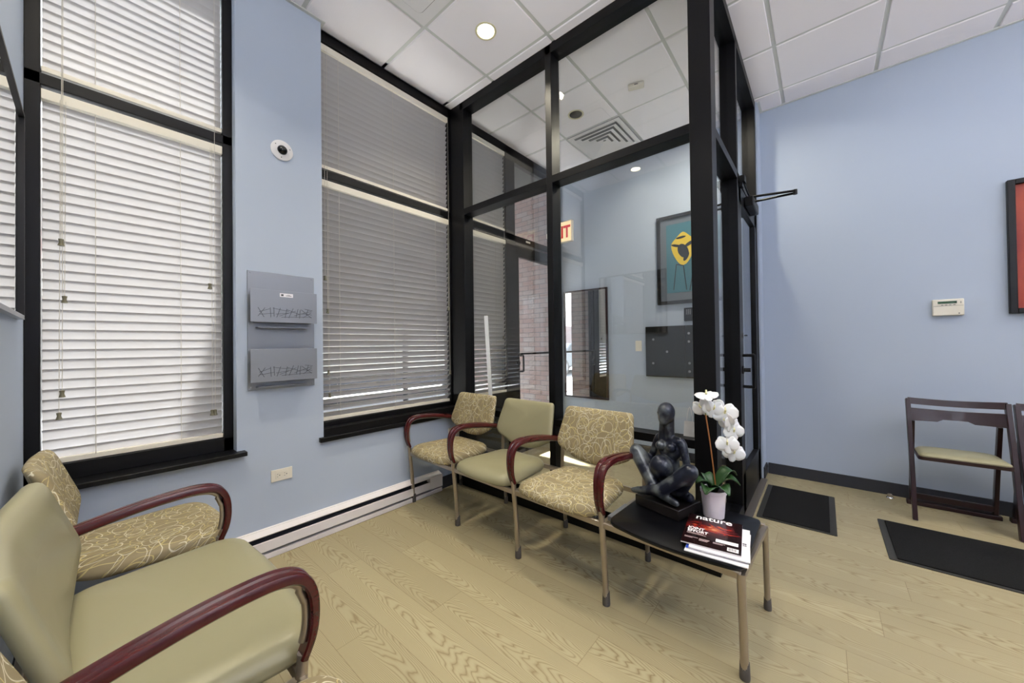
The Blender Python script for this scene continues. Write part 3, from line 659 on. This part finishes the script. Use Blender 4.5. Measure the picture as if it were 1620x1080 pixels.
# vestibule: mirror, picture, panel, keypad, switch, sign, bag
t = thing('wall_mirror', 'tall dark framed mirror on the vestibule wall reflecting the street', 'mirror', (-2.585, YV, .57))
m = MB(); W_, H_ = .612, 1.37
for q in ((0, .02, 0, H_), (W_ - .02, W_, 0, H_), (.02, W_ - .02, 0, .02), (.02, W_ - .02, H_ - .02, H_)): m.box(q[0], q[1], -.03, 0, q[2], q[3])
m.build('frame', M_DWOOD, t, bevel=.002)
MB().box(.02, W_ - .02, -.02, -.01, .02, H_ - .02).build('mirror_glass', M_MIRROR, t)
t = thing('framed_picture', 'black framed blue picture with a yellow shape seen behind the corner post', 'picture', (-1.375, YV, 1.67))
m = MB(); W_, H_ = .72, .955
for q in ((0, .035, 0, H_), (W_ - .035, W_, 0, H_), (.035, W_ - .035, 0, .035), (.035, W_ - .035, H_ - .035, H_)): m.box(q[0], q[1], -.03, 0, q[2], q[3])
m.build('frame', M_BLACKPL, t, bevel=.002)
MB().box(.03, W_ - .03, -.012, -.008, .03, H_ - .03).build('mount', mat('grey_mount', srgb(96, 104, 116), .6), t)
MB().box(.10, W_ - .10, -.015, -.012, .12, H_ - .10).build('artwork', mat('teal_ground', srgb(52, 110, 126), .5), t, label='teal picture ground')
yb = MB(); pts = [(.27 + .115 * math.cos(a) * (1 + .12 * math.sin(3 * a)), .58 + .16 * math.sin(a) * (1 + .1 * math.cos(4 * a))) for a in [2 * PI * k / 28 for k in range(28)]]
yb.prism(pts, 0, .002); yb.xf(lambda x, y, z: (x, -.015 - z, y)).build('yellow_shape', M_YEL, t, label='yellow painted shape')
dk = MB()
for (cx_, cz_, rx, rz_, ro) in ((.27, .555, .05, .08, .4), (.33, .62, .05, .018, .5), (.20, .62, .05, .014, -.3), (.30, .49, .02, .05, -.5), (.25, .70, .05, .012, .1)):
    dk.prism([(cx_ + rx * math.cos(a) * math.cos(ro) - rz_ * math.sin(a) * math.sin(ro), cz_ + rx * math.cos(a) * math.sin(ro) + rz_ * math.sin(a) * math.cos(ro)) for a in [2 * PI * k / 16 for k in range(16)]], .002, .003)
for q in (((.20, .42), (.17, .15)), ((.20, .42), (.27, .40)), ((.27, .40), (.30, .14)), ((.38, .42), (.33, .13)), ((.38, .42), (.45, .15))):
    a, c = Vector(q[0]), Vector(q[1]); d = (c - a).normalized().orthogonal() * .004; dk.prism([tuple(a + d), tuple(c + d), tuple(c - d), tuple(a - d)], .001, .003)
dk.xf(lambda x, y, z: (x, -.015 - z, y)).build('dark_lines', M_BLACKPL, t)

t = thing('mailbox_panel', 'wide black metal panel with round locks low on the vestibule wall', 'panel', (-1.512, YV, .883))
MB().box(0, .41, -.03, 0, 0, .553).build('left_door', M_BLACKPL, t, bevel=.002)
MB().box(.414, .60, -.03, 0, 0, .553).build('right_door', M_BLACKPL, t, bevel=.002)
for (x_, z_) in ((.086, .41), (.231, .276), (.082, .148), (.452, .469), (.452, .383), (.455, .157), (.454, .07)):
    MB().lathe([(.001, 0), (.013, 0), (.012, .004), (.001, .006)], (x_, -.03, z_), 16, 'y').xf(lambda x, y, z: (x, -.03 - (y + .03), z)).build('lock', M_STEEL, t)
t = thing('keypad', 'small black door keypad between the blue picture and black panel', 'keypad', (-1.06, YV, 1.55))
MB().box(-.045, .045, -.03, 0, -.07, .07).build('case', M_BLACKPL, t, bevel=.008)
m = MB()
for i in range(3):
    for j in range(4): m.box(-.022 + i * .017, -.012 + i * .017, -.0315, -.03, .0 + j * .014, .008 + j * .014)
m.build('buttons', M_STEEL, t)
t = thing('light_switch', 'ivory light switch left of the black panel', 'switch', (-1.603, YV, 1.223))
MB().box(-.036, .036, -.006, 0, -.06, .06).build('cover_plate', M_IVORY, t, bevel=.002)
MB().box(-.016, .016, -.010, -.006, -.033, .033).build('rocker', M_IVORY, t, bevel=.002)

M_EXIT = mat('exit_face', srgb(250, 226, 180), .5, emis=srgb(255, 222, 170), es=.75)
M_EXITR = mat('exit_red', srgb(200, 20, 30), .5, emis=srgb(210, 20, 30), es=.5)
t = thing('exit_sign', 'lit cream sign with red EXIT lettering beside the street door', 'exit sign', (-2.43, 3.76, 2.62))
MB().box(-.19, .17, 0, .045, -.128, .128).build('housing', M_IVORY, t, bevel=.004)
MB().box(-.18, .16, -.002, 0, -.118, .118).build('face', M_EXIT, t)
text_mesh('lettering', 'EXIT', .20, M_EXITR, t, frame_M((-.01, -.003, -.072), (1, 0, 0), (0, 0, 1)), .0008, 'CENTER', .006, .78)
MB().box(-.207, -.19, .01, .035, -.03, .03).build('mount', M_IVORY, t)

t = thing('paper_bag', 'small white paper bag with string handles on the partition rail by the corner post', 'bag', (-.60, 2.298, .705))
MB().add([(-.032, -.018, 0), (.032, -.018, 0), (.032, .018, 0), (-.032, .018, 0), (-.030, -.006, .085), (.030, -.006, .085), (.030, .006, .085), (-.030, .006, .085)], [(0, 3, 2, 1), (0, 1, 5, 4), (1, 2, 6, 5), (2, 3, 7, 6), (3, 0, 4, 7)]).build('bag_body', M_PAPER, t)
MB().tube(spline([(-.016, -.006, .08), (-.012, -.004, .13), (0, -.002, .17), (.012, -.004, .13), (.016, -.006, .08)], 6), .0012, 6).build('handle', M_PAPER, t)
o = MB().box(-2.268, -2.224, 2.2725, 2.2735, 1.0, 1.512).build('paper_strip', M_TAPE); o.data.transform(Matrix.Identity(4))
for v in o.data.vertices:
    if v.co.z < 1.1: v.co.x += .045; v.co.z = .80
tag(o, 'long white paper strip stuck down the left partition pane', 'paper strip')

# doorstop
t = thing('doorstop', 'small silver doorstop on the floor by the charcoal baseboard', 'doorstop', (.385, 4.14, 0))
MB().lathe([(.02, 0), (.022, .004), (.018, .012), (.014, .014)], (0, 0, 0), 20).build('base', M_CHROME, t)
MB().lathe([(.013, .014), (.014, .03), (.011, .034), (.001, .035)], (0, 0, 0), 20).build('bumper', M_NICKEL, t)

# ------------------------------------------------------------------ ceiling fittings
M_LENS = mat('lamp_lens', (1, .97, .86, 1), .3, emis=(1, .93, .74, 1), es=14)
M_CAN = mat('can_reflector', srgb(190, 186, 170), .15, metal=.9)
M_TRIM = mat('lamp_trim', srgb(214, 206, 170), .3)
def downlight(x, y, lit, label, group=None, k_=1):
    t = thing('downlight', label, 'ceiling light', (x, y, H - .007), 0, group)
    MB().lathe([(CR - .003, .001), (CR - .003, -.002), (CR + .004, -.005), (CR + .011, -.003), (CR + .012, .001)], (0, 0, 0), 40, caps=False).build('trim_ring', M_TRIM, t)
    n = 40; m = MB(); vs = []
    for r_, z_ in ((CR - .004, 0), (CR - .008, .05), (CR - .012, .11)):
        vs += [(r_ * math.cos(2 * PI * k / n), r_ * math.sin(2 * PI * k / n), z_) for k in range(n)]
    m.add(vs, [(i * n + k, i * n + (k + 1) % n, (i + 1) * n + (k + 1) % n, (i + 1) * n + k) for i in range(2) for k in range(n)] + [tuple(range(2 * n, 3 * n))]).build('reflector', M_CAN, t)
    if lit:
        MB().lathe([(.001, .012), (CR - .006, .012), (CR - .006, .016), (.001, .017)], (0, 0, 0), 36).build('lens', M_LENS, t, label='glowing lens')
        ld = bpy.data.lights.new('lamp', 'AREA'); ld.shape = 'DISK'; ld.size = .11; ld.energy = LAMP_W * k_; ld.color = (1, .91, .72); ld.spread = math.radians(115 if k_ == 1 else 165)
        lo = bpy.data.objects.new('lamp', ld); COL.objects.link(lo); lo.parent = t; lo.location = (0, 0, .004)
for i, (x, y) in enumerate(CANS):
    lab = {0: 'lit round downlight in the ceiling above the row of seats', 1: 'unlit round downlight recessed in the vestibule ceiling', 10: 'added lit downlight hidden behind the corner post to brighten the vestibule'}.get(i, 'unseen lit round downlight in the ceiling behind the camera')
    downlight(x, y, i != 1, lab, None if i in (0, 1, 10) else 'downlights behind the camera', 8.0 if i == 10 else 1)  # the hidden vestibule can is an added, stronger light for its wall
# panel lights added in the unseen half of the room to brighten it
M_FILL = mat('fill_lens', (.95, .97, 1, 1), .4, emis=(.92, .96, 1, 1), es=2.5)
for (i, j) in ((4, -2), (7, -2), (7, 1), (4, 1)):
    x0, y0 = GX + i * PT, GY + j * PT
    t = thing('fill_panel_light', 'added square ceiling panel light, unseen behind the camera', 'ceiling light', (x0 + PT / 2, y0 + PT / 2, H - .008), 0, 'added panel lights behind the camera')
    MB().box(-.292, .292, -.292, .292, -.012, 0).build('frame', M_WHITE, t)
    MB().box(-.27, .27, -.27, .27, -.014, -.012).build('lens', M_FILL, t)
    ld = bpy.data.lights.new('lamp', 'AREA'); ld.shape = 'SQUARE'; ld.size = .54; ld.energy = FILL_PANEL_W; ld.color = (.93, .96, 1)
    lo = bpy.data.objects.new('lamp', ld); COL.objects.link(lo); lo.parent = t; lo.location = (0, 0, -.016)

for (x_, y_, rz_) in ((XR - .001, 1.0, PI / 2), (XR - .001, 3.2, PI / 2), (1.4, YD + .001, 0), (3.0, YD + .001, 0)):  # added uplights out of view, lifting the ceiling brightness
    t = thing('fill_uplight', 'added white half bowl uplight, unseen behind the camera, brightening the ceiling', 'added wall light', (x_, y_, 2.15), rz_, 'added uplights behind the camera')
    pr_ = [(.03, -.10), (.08, -.085), (.13, -.04), (.15, .0)]; m = MB(); n = 16
    m.add([(r_ * math.cos(PI * k / n), r_ * math.sin(PI * k / n) * .8, z_) for r_, z_ in pr_ for k in range(n + 1)], [(i * (n + 1) + k, i * (n + 1) + k + 1, (i + 1) * (n + 1) + k + 1, (i + 1) * (n + 1) + k) for i in range(3) for k in range(n)])
    o = m.build('bowl', M_WHITE, t); sd_ = o.modifiers.new('solid', 'SOLIDIFY'); sd_.thickness = .004
    MB().box(-.06, .06, .02, .08, -.06, -.03).build('bulb', M_FILL, t)
    ld = bpy.data.lights.new('lamp', 'AREA'); ld.shape = 'RECTANGLE'; ld.size = .22; ld.size_y = .09; ld.energy = FILL_UPLIGHT_W; ld.color = (1, .97, .94)
    lo = bpy.data.objects.new('lamp', ld); COL.objects.link(lo); lo.parent = t; lo.location = (0, .06, .0); lo.rotation_euler = (PI, 0, 0)
t = thing('ceiling_diffuser', 'white square ceiling plaque with rounded corners beside the downlight', 'air vent', (-1.77, 1.219, H - .008))
MB().box(-.292, .292, -.292, .292, -.004, 0).build('face_frame', M_WHITE, t)
MB().prism(rrect(-.236, .236, -.222, .222, .035), -.006, -.004).build('gap', M_DARK, t, label='dark gap around the plaque')
MB().prism(rrect(-.230, .230, -.216, .216, .032), -.012, -.005).build('plaque', M_WHITE, t)
t = thing('louvre_diffuser', 'white four way louvred ceiling vent over the vestibule', 'air vent', (-1.77, 3.658, H - .008))
MB().box(-.296, .296, -.296, .296, -.001, 0).build('back_plate', mat('vent_dark', srgb(120, 122, 124), .7), t)
for k in range(5):
    r0 = .292 - k * .058; r1 = r0 - (.045 if k else .05); z0_, z1_ = (-.022, -.004) if k else (-.006, -.002); m = MB()
    for s_ in range(4):
        c_, s2 = math.cos(s_ * PI / 2), math.sin(s_ * PI / 2)
        R_ = lambda x, y, z: (x * c_ - y * s2, x * s2 + y * c_, z)
        m.add([R_(-r0, -r0, z0_), R_(r0, -r0, z0_), R_(r1, -r1, z1_), R_(-r1, -r1, z1_), R_(-r0, -r0, z0_ + .002), R_(r0, -r0, z0_ + .002), R_(r1, -r1, z1_ + .002), R_(-r1, -r1, z1_ + .002)], [(0, 1, 2, 3), (7, 6, 5, 4), (0, 4, 5, 1), (2, 6, 7, 3)])
    m.build('louvre', M_WHITE, t)
t = thing('motion_sensor', 'small cream sensor box on the vestibule ceiling', 'sensor', (-1.18, 3.05, H - .007), .35)
MB().box(-.065, .065, -.03, .03, -.03, 0).build('case', M_IVORY, t, bevel=.008)
MB().box(-.015, .015, -.031, -.03, -.02, -.012).build('eye', M_LINE, t)

# ------------------------------------------------------------------ on the end table
TZ = .4305
# sculpture ----------------------------------------------------------
def capsule(mb, a, b, ra, rb, n=14):
    a, b = Vector(a), Vector(b); d = b - a; Ln = d.length; prof = []
    for k in range(5): th = PI / 2 * k / 4; prof.append((max(.0005, ra * math.sin(th)), -ra * math.cos(th)))
    for k in range(1, 5): prof.append((ra + (rb - ra) * k / 5, Ln * k / 5))
    for k in range(5): th = PI / 2 * (1 - k / 4); prof.append((max(.0005, rb * math.sin(th)), Ln + rb * math.cos(th)))
    t_ = d.normalized(); u = t_.orthogonal().normalized(); v = t_.cross(u); vs = []
    for r, h in prof:
        for k in range(n): an = 2 * PI * k / n; vs.append(a + t_ * h + (u * math.cos(an) + v * math.sin(an)) * r)
    N = len(prof); mb.add(vs, [(i * n + k, i * n + (k + 1) % n, (i + 1) * n + (k + 1) % n, (i + 1) * n + k) for i in range(N - 1) for k in range(n)] + [tuple(range(n))[::-1], tuple((N - 1) * n + k for k in range(n))])
def bronze():
    m = mat('bronze_patina', srgb(40, 46, 62), .28, metal=.35, spec=.6); t = NT(m); g = t.n('ShaderNodeTexCoord').outputs['Object']
    nz = t.noise(g, 14, 5); s = t.n('ShaderNodeMapRange', ins={0: nz, 1: .48, 2: .72}).outputs[0]
    t.put(t.b, 'Base Color', t.mix(s, srgb(22, 27, 44), srgb(120, 126, 128))); t.bump(t.noise(g, 60, 4), .25, .003); return m
t = thing('sculpture', 'dark bronze figure of a seated pregnant woman on the end table', 'sculpture', (-.605, 1.885, TZ), math.radians(-16)); t.scale = (1.1, 1.1, 1.16)
MB().box(-.108, .108, -.085, .085, 0, .042).build('plinth', mat('dark_plinth', srgb(24, 20, 20), .3), t, bevel=.003, label='dark square plinth')
m = MB()
c = lambda a, b, ra, rb: capsule(m, a, b, ra, rb)
# pelvis, torso, belly, chest
m.sphere((0, .03, .095), .055, sc=(1.15, .85, .8)); c((0, .03, .11), (0, .035, .20), .048, .036); m.sphere((0, .028, .245), .052, sc=(1.1, .62, .95))
m.sphere((-.012, -.022, .175), .050, sc=(1, 1, 1.02)); m.sphere((.026, -.006, .262), .021); m.sphere((-.026, -.006, .262), .021)
c((-.052, .028, .285), (.052, .028, .285), .022, .022)
c((0, .026, .29), (0, .018, .365), .021, .0175)                     # neck
m.sphere((0, .004, .408), .040, sc=(.92, 1.02, 1.12)); m.sphere((-.002, -.010, .388), .030, sc=(.85, .9, 1.15))   # head, jaw
m.sphere((-.004, -.036, .396), .006, sc=(.7, 1, 2.0)); m.sphere((-.004, -.034, .378), .007, sc=(1.1, .5, .45))   # nose, lips
for s in (-1, 1): m.sphere((s * .034, .008, .402), .008, sc=(.5, .8, 1.3)); c((-.004 + s * .010, -.0325, .409), (-.004 + s * .020, -.028, .408), .0035, .003)
# hair falling over shoulder
c((-.022, .02, .40), (-.034, .016, .32), .018, .012); c((-.034, .016, .32), (-.036, .008, .29), .012, .008); c((.004, .022, .40), (.0, .03, .31), .021, .020)
# arms: left (image left) to knee & belly, right arm down onto thigh
c((-.060, .028, .278), (-.090, .02, .20), .0195, .016); c((-.090, .02, .20), (-.078, -.035, .155), .0155, .011)
c((.062, .028, .278), (.086, .022, .195), .0195, .016); c((.086, .022, .195), (.045, -.045, .14), .0155, .011)
for (px, py, pz, dx, dy) in ((-.074, -.042, .152, .9, -.35), (.040, -.052, .138, -.9, -.3)):
    m.sphere((px, py, pz), .0125, sc=(1.2, 1, .6))
    for k in range(4): o_ = (k - 1.5) * .006; c((px + dx * .008, py - .004 + o_, pz), (px + dx * (.028 - abs(k - 1.3) * .003), py - .008 + o_ * 1.3, pz - .006), .0038, .003)
    c((px, py + .008, pz + .003), (px + dx * .012, py + .016, pz + .006), .004, .003)
# legs: knees up and out, shins crossing low at the front
c((-.045, .02, .10), (-.140, -.03, .215), .042, .033); c((-.140, -.03, .215), (-.02, -.06, .085), .033, .026); c((-.02, -.06, .085), (.085, -.065, .060), .026, .014)
c((.045, .02, .10), (.130, -.03, .190), .042, .033); c((.130, -.03, .190), (.02, -.082, .095), .033, .027); c((.02, -.082, .095), (-.085, -.088, .068), .026, .015); c((-.085, -.088, .068), (-.115, -.09, .060), .016, .011)
c((0, .05, .07), (.09, .03, .062), .03, .02); c((0, .05, .07), (-.09, .03, .062), .03, .02)
o = m.build('figure', bronze(), t, smooth=180, label='dark blue bronze woman sitting cross-legged')
rm = o.modifiers.new('remesh', 'REMESH'); rm.mode = 'VOXEL'; rm.voxel_size = .0036; rm.use_smooth_shade = True
sm = o.modifiers.new('smooth', 'SMOOTH'); sm.factor = .6; sm.iterations = 4

# orchid -------------------------------------------------------------
t = thing('potted_orchid', 'white orchid in a white ceramic pot on the end table', 'plant', (-.405, 1.925, TZ))
MB().lathe([(.040, 0), (.044, .003), (.050, .08), (.0525, .112), (.056, .114), (.057, .128), (.054, .131), (.050, .128), (.049, .10), (.001, .10)], (0, 0, 0), 40).build('pot', M_POT, t)
MB().lathe([(.049, .10), (.03, .108), (.001, .112)], (0, 0, 0), 24).build('soil', M_SOIL, t)
def leaf(a, Ln, wd, lift, droop):
    m = MB(); n = 12; vs = []
    for i in range(n + 1):
        q = i / n; r = Ln * q; z = .112 + lift * math.sin(q * PI * .75) - droop * q * q; wq = wd * math.sin(PI * min(.97, q * .86 + .12)) ** .8
        for j in (-1, -.5, 0, .5, 1):
            x_, y_ = r, j * wq; z_ = z + abs(j) * wq * .45
            vs.append((x_ * math.cos(a) - y_ * math.sin(a), x_ * math.sin(a) + y_ * math.cos(a), z_))
    fs = [(i * 5 + k, i * 5 + k + 1, (i + 1) * 5 + k + 1, (i + 1) * 5 + k) for i in range(n) for k in range(4)]
    m.add(vs, fs); o = m.build('leaf', M_GREEN, t, smooth=80); s = o.modifiers.new('solid', 'SOLIDIFY'); s.thickness = .0022
for q in ((.75, .115, .036, .095, -.01), (.15, .11, .036, .075, .0), (3.9, .085, .034, .055, -.005), (4.6, .10, .036, .04, .01), (2.5, .075, .028, .07, .0), (5.6, .10, .036, .05, .01)): leaf(*q)
# image plane at this depth: right = (.76,.65); local helper
def ip(r, z, d=0): return (r * .759 - d * .651, r * .651 + d * .759, z)
cane = [ip(.015, .11), ip(.005, .2), ip(-.012, .35), ip(-.030, .48)]
MB().tube(spline(cane, 6), .0032, 8).build('support_stem', M_STEMB, t, label='brown flower stem')
arch = [ip(-.030, .48), ip(-.033, .515), ip(-.018, .535), ip(.01, .53), ip(.045, .50), ip(.075, .45), ip(.088, .39), ip(.088, .32), ip(.085, .27)]
MB().tube(spline(arch, 6), .0025, 8).build('flower_stem', M_STEMG, t, label='green arching flower stem')
def flower(c, dirv, size, roll, group=None):
    o = MB(); z = Vector(dirv).normalized(); x = z.cross(Vector((0, 0, 1))).normalized() if abs(z.z) < .95 else Vector((1, 0, 0)); y = x.cross(z) * -1
    y = z.cross(x)
    def petal(a, L_, W_, back):
        n = 7; vs = []
        for i in range(n + 1):
            q = i / n; r = L_ * q; ww = W_ * (math.sin(PI * min(.93, q * .84 + .09)) ** .7)
            for j in (-1, -.5, 0, .5, 1):
                px, py = r, j * ww; pz = back * q * q * L_ - .18 * abs(j) ** 2 * ww + .02 * L_ * math.sin(6 * q + j * 2)
                X_, Y_ = px * math.cos(a) - py * math.sin(a), px * math.sin(a) + py * math.cos(a)
                vs.append(Vector(c) + (x * X_ + y * Y_ + z * pz) * size)
        o.add(vs, [(i * 5 + k, i * 5 + k + 1, (i + 1) * 5 + k + 1, (i + 1) * 5 + k) for i in range(n) for k in range(4)])
    for a in (PI / 2, PI / 2 + 2.3, PI / 2 - 2.3): petal(a + roll, 1.0, .40, -.10)
    for a in (0.12, PI - .12): petal(a + roll, 1.08, .68, .08)
    f = o.build('flower', M_PETAL, t, smooth=80); s = f.modifiers.new('solid', 'SOLIDIFY'); s.thickness = .0008
    l = MB(); cc = Vector(c) + z * size * .14; l.sphere(tuple(cc), size * .10); 
    l.tube([tuple(cc), tuple(cc + z * size * .2 - y * size * .25), tuple(cc + z * size * .12 - y * size * .5)], [size * .07, size * .09, size * .03], 8)
    l.build('lip', M_LIP, f, label='pale yellow flower lip')
toc = Vector((.25, -.96, .1))
for (r_, z_, dd, dv, sz, ro) in ((-.026, .575, 0, (.1, -.4, 1), .042, .3), (-.045, .515, .01, (-.3, -1, -.2), .040, .5), (.0, .510, -.012, (.5, -.8, -.1), .040, -.2), (.030, .515, .01, (.1, -1, .3), .030, 1.2), (.050, .492, -.018, (.4, -1, .1), .046, .1),
                             (.060, .452, -.01, (-.4, -1, -.3), .036, .6), (.082, .440, -.02, (.9, -.6, 0), .036, -.4), (.088, .405, -.022, (.5, -1, .1), .036, .2), (.058, .345, -.02, (.2, -1, .15), .040, .1), (.088, .305, -.02, (.5, -1, 0), .040, -.2), (.082, .36, .0, (.9, -.3, .2), .028, .6)):
    flower(ip(r_, z_, dd), dv, sz * 1.14, ro)

# magazines ----------------------------------------------------------
def magazine(label, o, ang, z, w_, h_, th, m_cover, group='magazines on the end table'):
    t = thing('magazine', label, 'magazine', (o[0], o[1], z), ang, group)
    MB().box(0, w_, 0, h_, 0, th).build('pages', M_PAPER, t, bevel=.0006)
    MB().box(0, w_, 0, h_, th, th + .0007).build('cover', m_cover, t)
    return t
def cover_red():
    m = mat('cover_dark_red', srgb(60, 16, 16), .25, coat=.3); t = NT(m); g = t.n('ShaderNodeTexCoord').outputs['Object']
    mp = t.n('ShaderNodeMapping', ins={0: g}); mp.inputs[3].default_value = (9, 16, 1); mp.inputs[2].default_value = (0, 0, .3)
    nz = t.n('ShaderNodeTexNoise', ins={'Vector': mp.outputs[0], 'Scale': 1.2, 'Detail': 4.0, 'Distortion': 2.0}).outputs[0]
    s = t.n('ShaderNodeSeparateXYZ', ins={0: g}); dx = t.math('SUBTRACT', s.outputs[0], .105); dy = t.math('SUBTRACT', s.outputs[1], .165)
    d = t.math('SQRT', t.math('ADD', t.math('MULTIPLY', dx, dx), t.math('MULTIPLY', t.math('MULTIPLY', dy, dy), 2.5)))
    f = t.math('ADD', t.math('MULTIPLY', nz, 1.15), t.math('MULTIPLY', d, -5.0))
    cr_ = t.n('ShaderNodeValToRGB', ins={0: f}); e = cr_.color_ramp
    e.elements[0].position = .08; e.elements[0].color = srgb(28, 8, 10); e.elements[1].position = .62; e.elements[1].color = srgb(232, 168, 110)
    for p, c_ in ((.25, (92, 20, 20)), (.36, (140, 34, 26)), (.46, (176, 84, 44))): x = e.elements.new(p); x.color = srgb(*c_)
    t.put(t.b, 'Base Color', cr_.outputs[0]); return m
M_CW = mat('cover_white', srgb(236, 234, 238), .3); M_CB = mat('cover_blue', srgb(30, 70, 190), .3); M_ORG = mat('orange_ink', srgb(226, 96, 40), .4); M_INK = mat('ink', srgb(30, 28, 34), .5); M_WINK = mat('white_ink', srgb(246, 244, 244), .5); M_NAVY = mat('navy_ink', srgb(24, 30, 90), .4)
a0 = math.atan2(.027, .208)
m4 = magazine('bottom magazine sticking out furthest right, white with an orange corner', (-.43, 1.532), a0 - .03, TZ, .214, .276, .003, M_CW, None)
MB().box(.185, .212, .10, .20, .0037, .0041).build('orange_patch', M_ORG, m4)
m3 = magazine('magazine with a blue cover edge, second from the bottom', (-.428, 1.548), a0 + .04, TZ + .0045, .208, .274, .003, M_CB, None)
MB().box(.15, .2078, .002, .08, .0037, .0041).build('navy_patch', M_NAVY, m3)
m2 = magazine('white journal directly under the dark red magazine', (-.418, 1.548), a0 + .005, TZ + .009, .206, .270, .004, M_CW, None)
for k, tx in enumerate(('98', '10')): text_mesh('cover_text', tx, .014, M_INK, m2, frame_M((.180, .13 - k * .014, .0048), (1, 0, 0), (0, 1, 0)), .0001, bold=.0006)
m1 = magazine('top magazine titled nature with a dark red cover', (-.452, 1.565), a0, TZ + .0145, .209, .278, .005, cover_red(), None)
zc = .0058
text_mesh('cover_title', 'nature', .062, M_WINK, m1, frame_M((.028, .240, zc), (1, 0, 0), (0, 1, 0)), .0001, bold=.0012, sx=.88)
text_mesh('cover_text', 'JOINT', .031, M_WINK, m1, frame_M((.012, .129, zc), (1, 0, 0), (0, 1, 0)), .0001, bold=.0009, sx=.74)
text_mesh('cover_text', 'EFFORT', .030, M_WINK, m1, frame_M((.012, .102, zc), (1, 0, 0), (0, 1, 0)), .0001, bold=.0009, sx=.74)
MB().box(.120, .198, .062, .088, zc - .0001, zc + .0002).build('address_label', M_WINK, m1)
MB().box(.162, .200, .012, .040, zc - .0001, zc + .0002).build('barcode_box', M_WINK, m1)
m = MB()
for k in range(14): m.box(.167 + k * .0019, .167 + k * .0019 + random.choice((.0006, .0011)), .018, .036, zc + .0002, zc + .0004)
m.build('barcode', M_INK, m1)
m = MB()
for (x_, y_, wq) in ((.012, .092, .06), (.012, .084, .072), (.008, .052, .05), (.008, .045, .03), (.062, .052, .038), (.062, .045, .034), (.112, .050, .042), (.112, .043, .034), (.062, .038, .03)): m.box(x_, x_ + wq, y_, y_ + .0035, zc - .0001, zc + .0002)
m.build('small_print', mat('grey_ink', srgb(180, 160, 160), .5), m1)

# ------------------------------------------------------------------ street outside
struct('ground', MB().box(-60, -3.0, -45, 60, -.22, -.12), M_ROAD, 'street surface outside the windows')
struct('sidewalk', MB().box(-6.5, -2.72, -30, 30, -.12, -.02), M_CONC, 'pale pavement outside the windows')
tag(MB().box(-4.6, -2.74, YV + .05, YV + .6, 0, 5.5).build('brick_pier', M_BRICK), 'brick wall beside the street door', kind='structure')
tag(MB().box(-3.06, -2.74, 2.85, 3.12, 0, 5.5).build('brick_pier', M_BRICK), 'narrow brick pier on the near side of the street door', kind='structure')
t = thing('building', 'pale building with windows across the street, seen in the vestibule mirror', 'building', (-19, -6, -.2))
MB().box(-.5, .2, -26, 24, 0, 9).build('wall', M_FAC, t); MB().box(.2, .23, -26, 24, 0, 3.2).build('brick_base', M_BRICK, t)
for k in range(10):
    y_ = -24 + k * 4.6
    for z_ in (1.0, 4.6): 
        o = MB().box(.23, .27, y_, y_ + 1.9, z_, z_ + 2.0).build('window', M_CARG, t)
        MB().box(.27, .30, y_ + .92, y_ + .98, z_, z_ + 2.0).build('mullion', M_WHITE, o)
t = thing('shade_canopy', 'flat canopy added to shade the street windows, red edge glimpsed through the blinds', 'shade_canopy', (-2.76, 1.9, 3.42))  # added and sized to keep sky and sun off the partition-side window
MB().box(-3.5, 0, -.92, 2.2, 0, .08).build('canopy', mat('canopy_soffit', srgb(70, 70, 72), .8), t)
MB().box(-3.54, -3.5, -.96, 2.24, -.25, .1).box(-3.5, 0, -.96, -.92, -.25, .1).build('valance', M_AWN, t, label='red canopy edge')
for y_ in (-.85, 2.1): MB().cyl((-3.4, y_, 0), (-3.4, y_, -3.44), .05).build('post', M_BLACK, t)
t = thing('shade_truck', 'tall grey box lorry with a red stripe, added to block street light from the blinds', 'shade_truck', (-9.2, 4.6, -.22))  # added outside to darken the blinds by the partition
MB().box(-1.2, 1.2, -4.2, 3.0, .8, 3.95).build('box_body', mat('truck_grey', srgb(150, 148, 140), .5), t, bevel=.05)
MB().box(1.2, 1.21, -4.2, 3.0, 2.75, 3.0).build('stripe', M_AWN, t, label='red stripe')
MB().box(-1.1, 1.1, -4.0, 4.8, .5, .82).build('chassis', M_DARK, t); MB().box(-1.1, 1.1, 3.1, 5.0, .6, 2.8).build('cab', M_CAR, t, bevel=.15)
for y_ in (-2.6, 3.9):
    for x_ in (-1.0, 1.0): MB().lathe([(.25, -.14), (.46, -.14), (.48, 0), (.46, .14), (.25, .14)], (x_, y_, .48), 24, 'x').build('wheel', M_RUBBER, t)
# parked car (seen in the mirror)
t = thing('car', 'dark car parked across the street, seen in the vestibule mirror', 'car', (-9.6, -7.0, -.12), PI / 2)
prof = [(-2.2, .35), (-2.2, .75), (-2.0, .88), (-1.2, .95), (-.65, 1.38), (.75, 1.42), (1.35, .98), (2.1, .88), (2.2, .6), (2.15, .33)]
MB().prism(prof, -.85, .85).xf(lambda x, y, z: (x, z * (1 - .12 * max(0, y - .9)), y)).build('body', M_CAR, t, bevel=.05)
MB().prism([(-1.05, .98), (-.6, 1.32), (.72, 1.35), (1.18, .99)], -.86, .86).xf(lambda x, y, z: (x, z * (1 - .10 * max(0, y - .9)), y)).build('side_windows', M_CARG, t)
for x_ in (-1.35, 1.4):
    for s_ in (-.8, .8):
        o = MB().lathe([(.2, -.1), (.33, -.1), (.34, 0), (.33, .1), (.2, .1)], (x_, s_, .34), 24, 'y').build('wheel', M_RUBBER, t)
        MB().lathe([(.001, 0), (.2, 0), (.2, .02), (.001, .03)], (x_, s_ + (.09 if s_ > 0 else -.11), .34), 20, 'y').build('hubcap', M_STEEL, o)
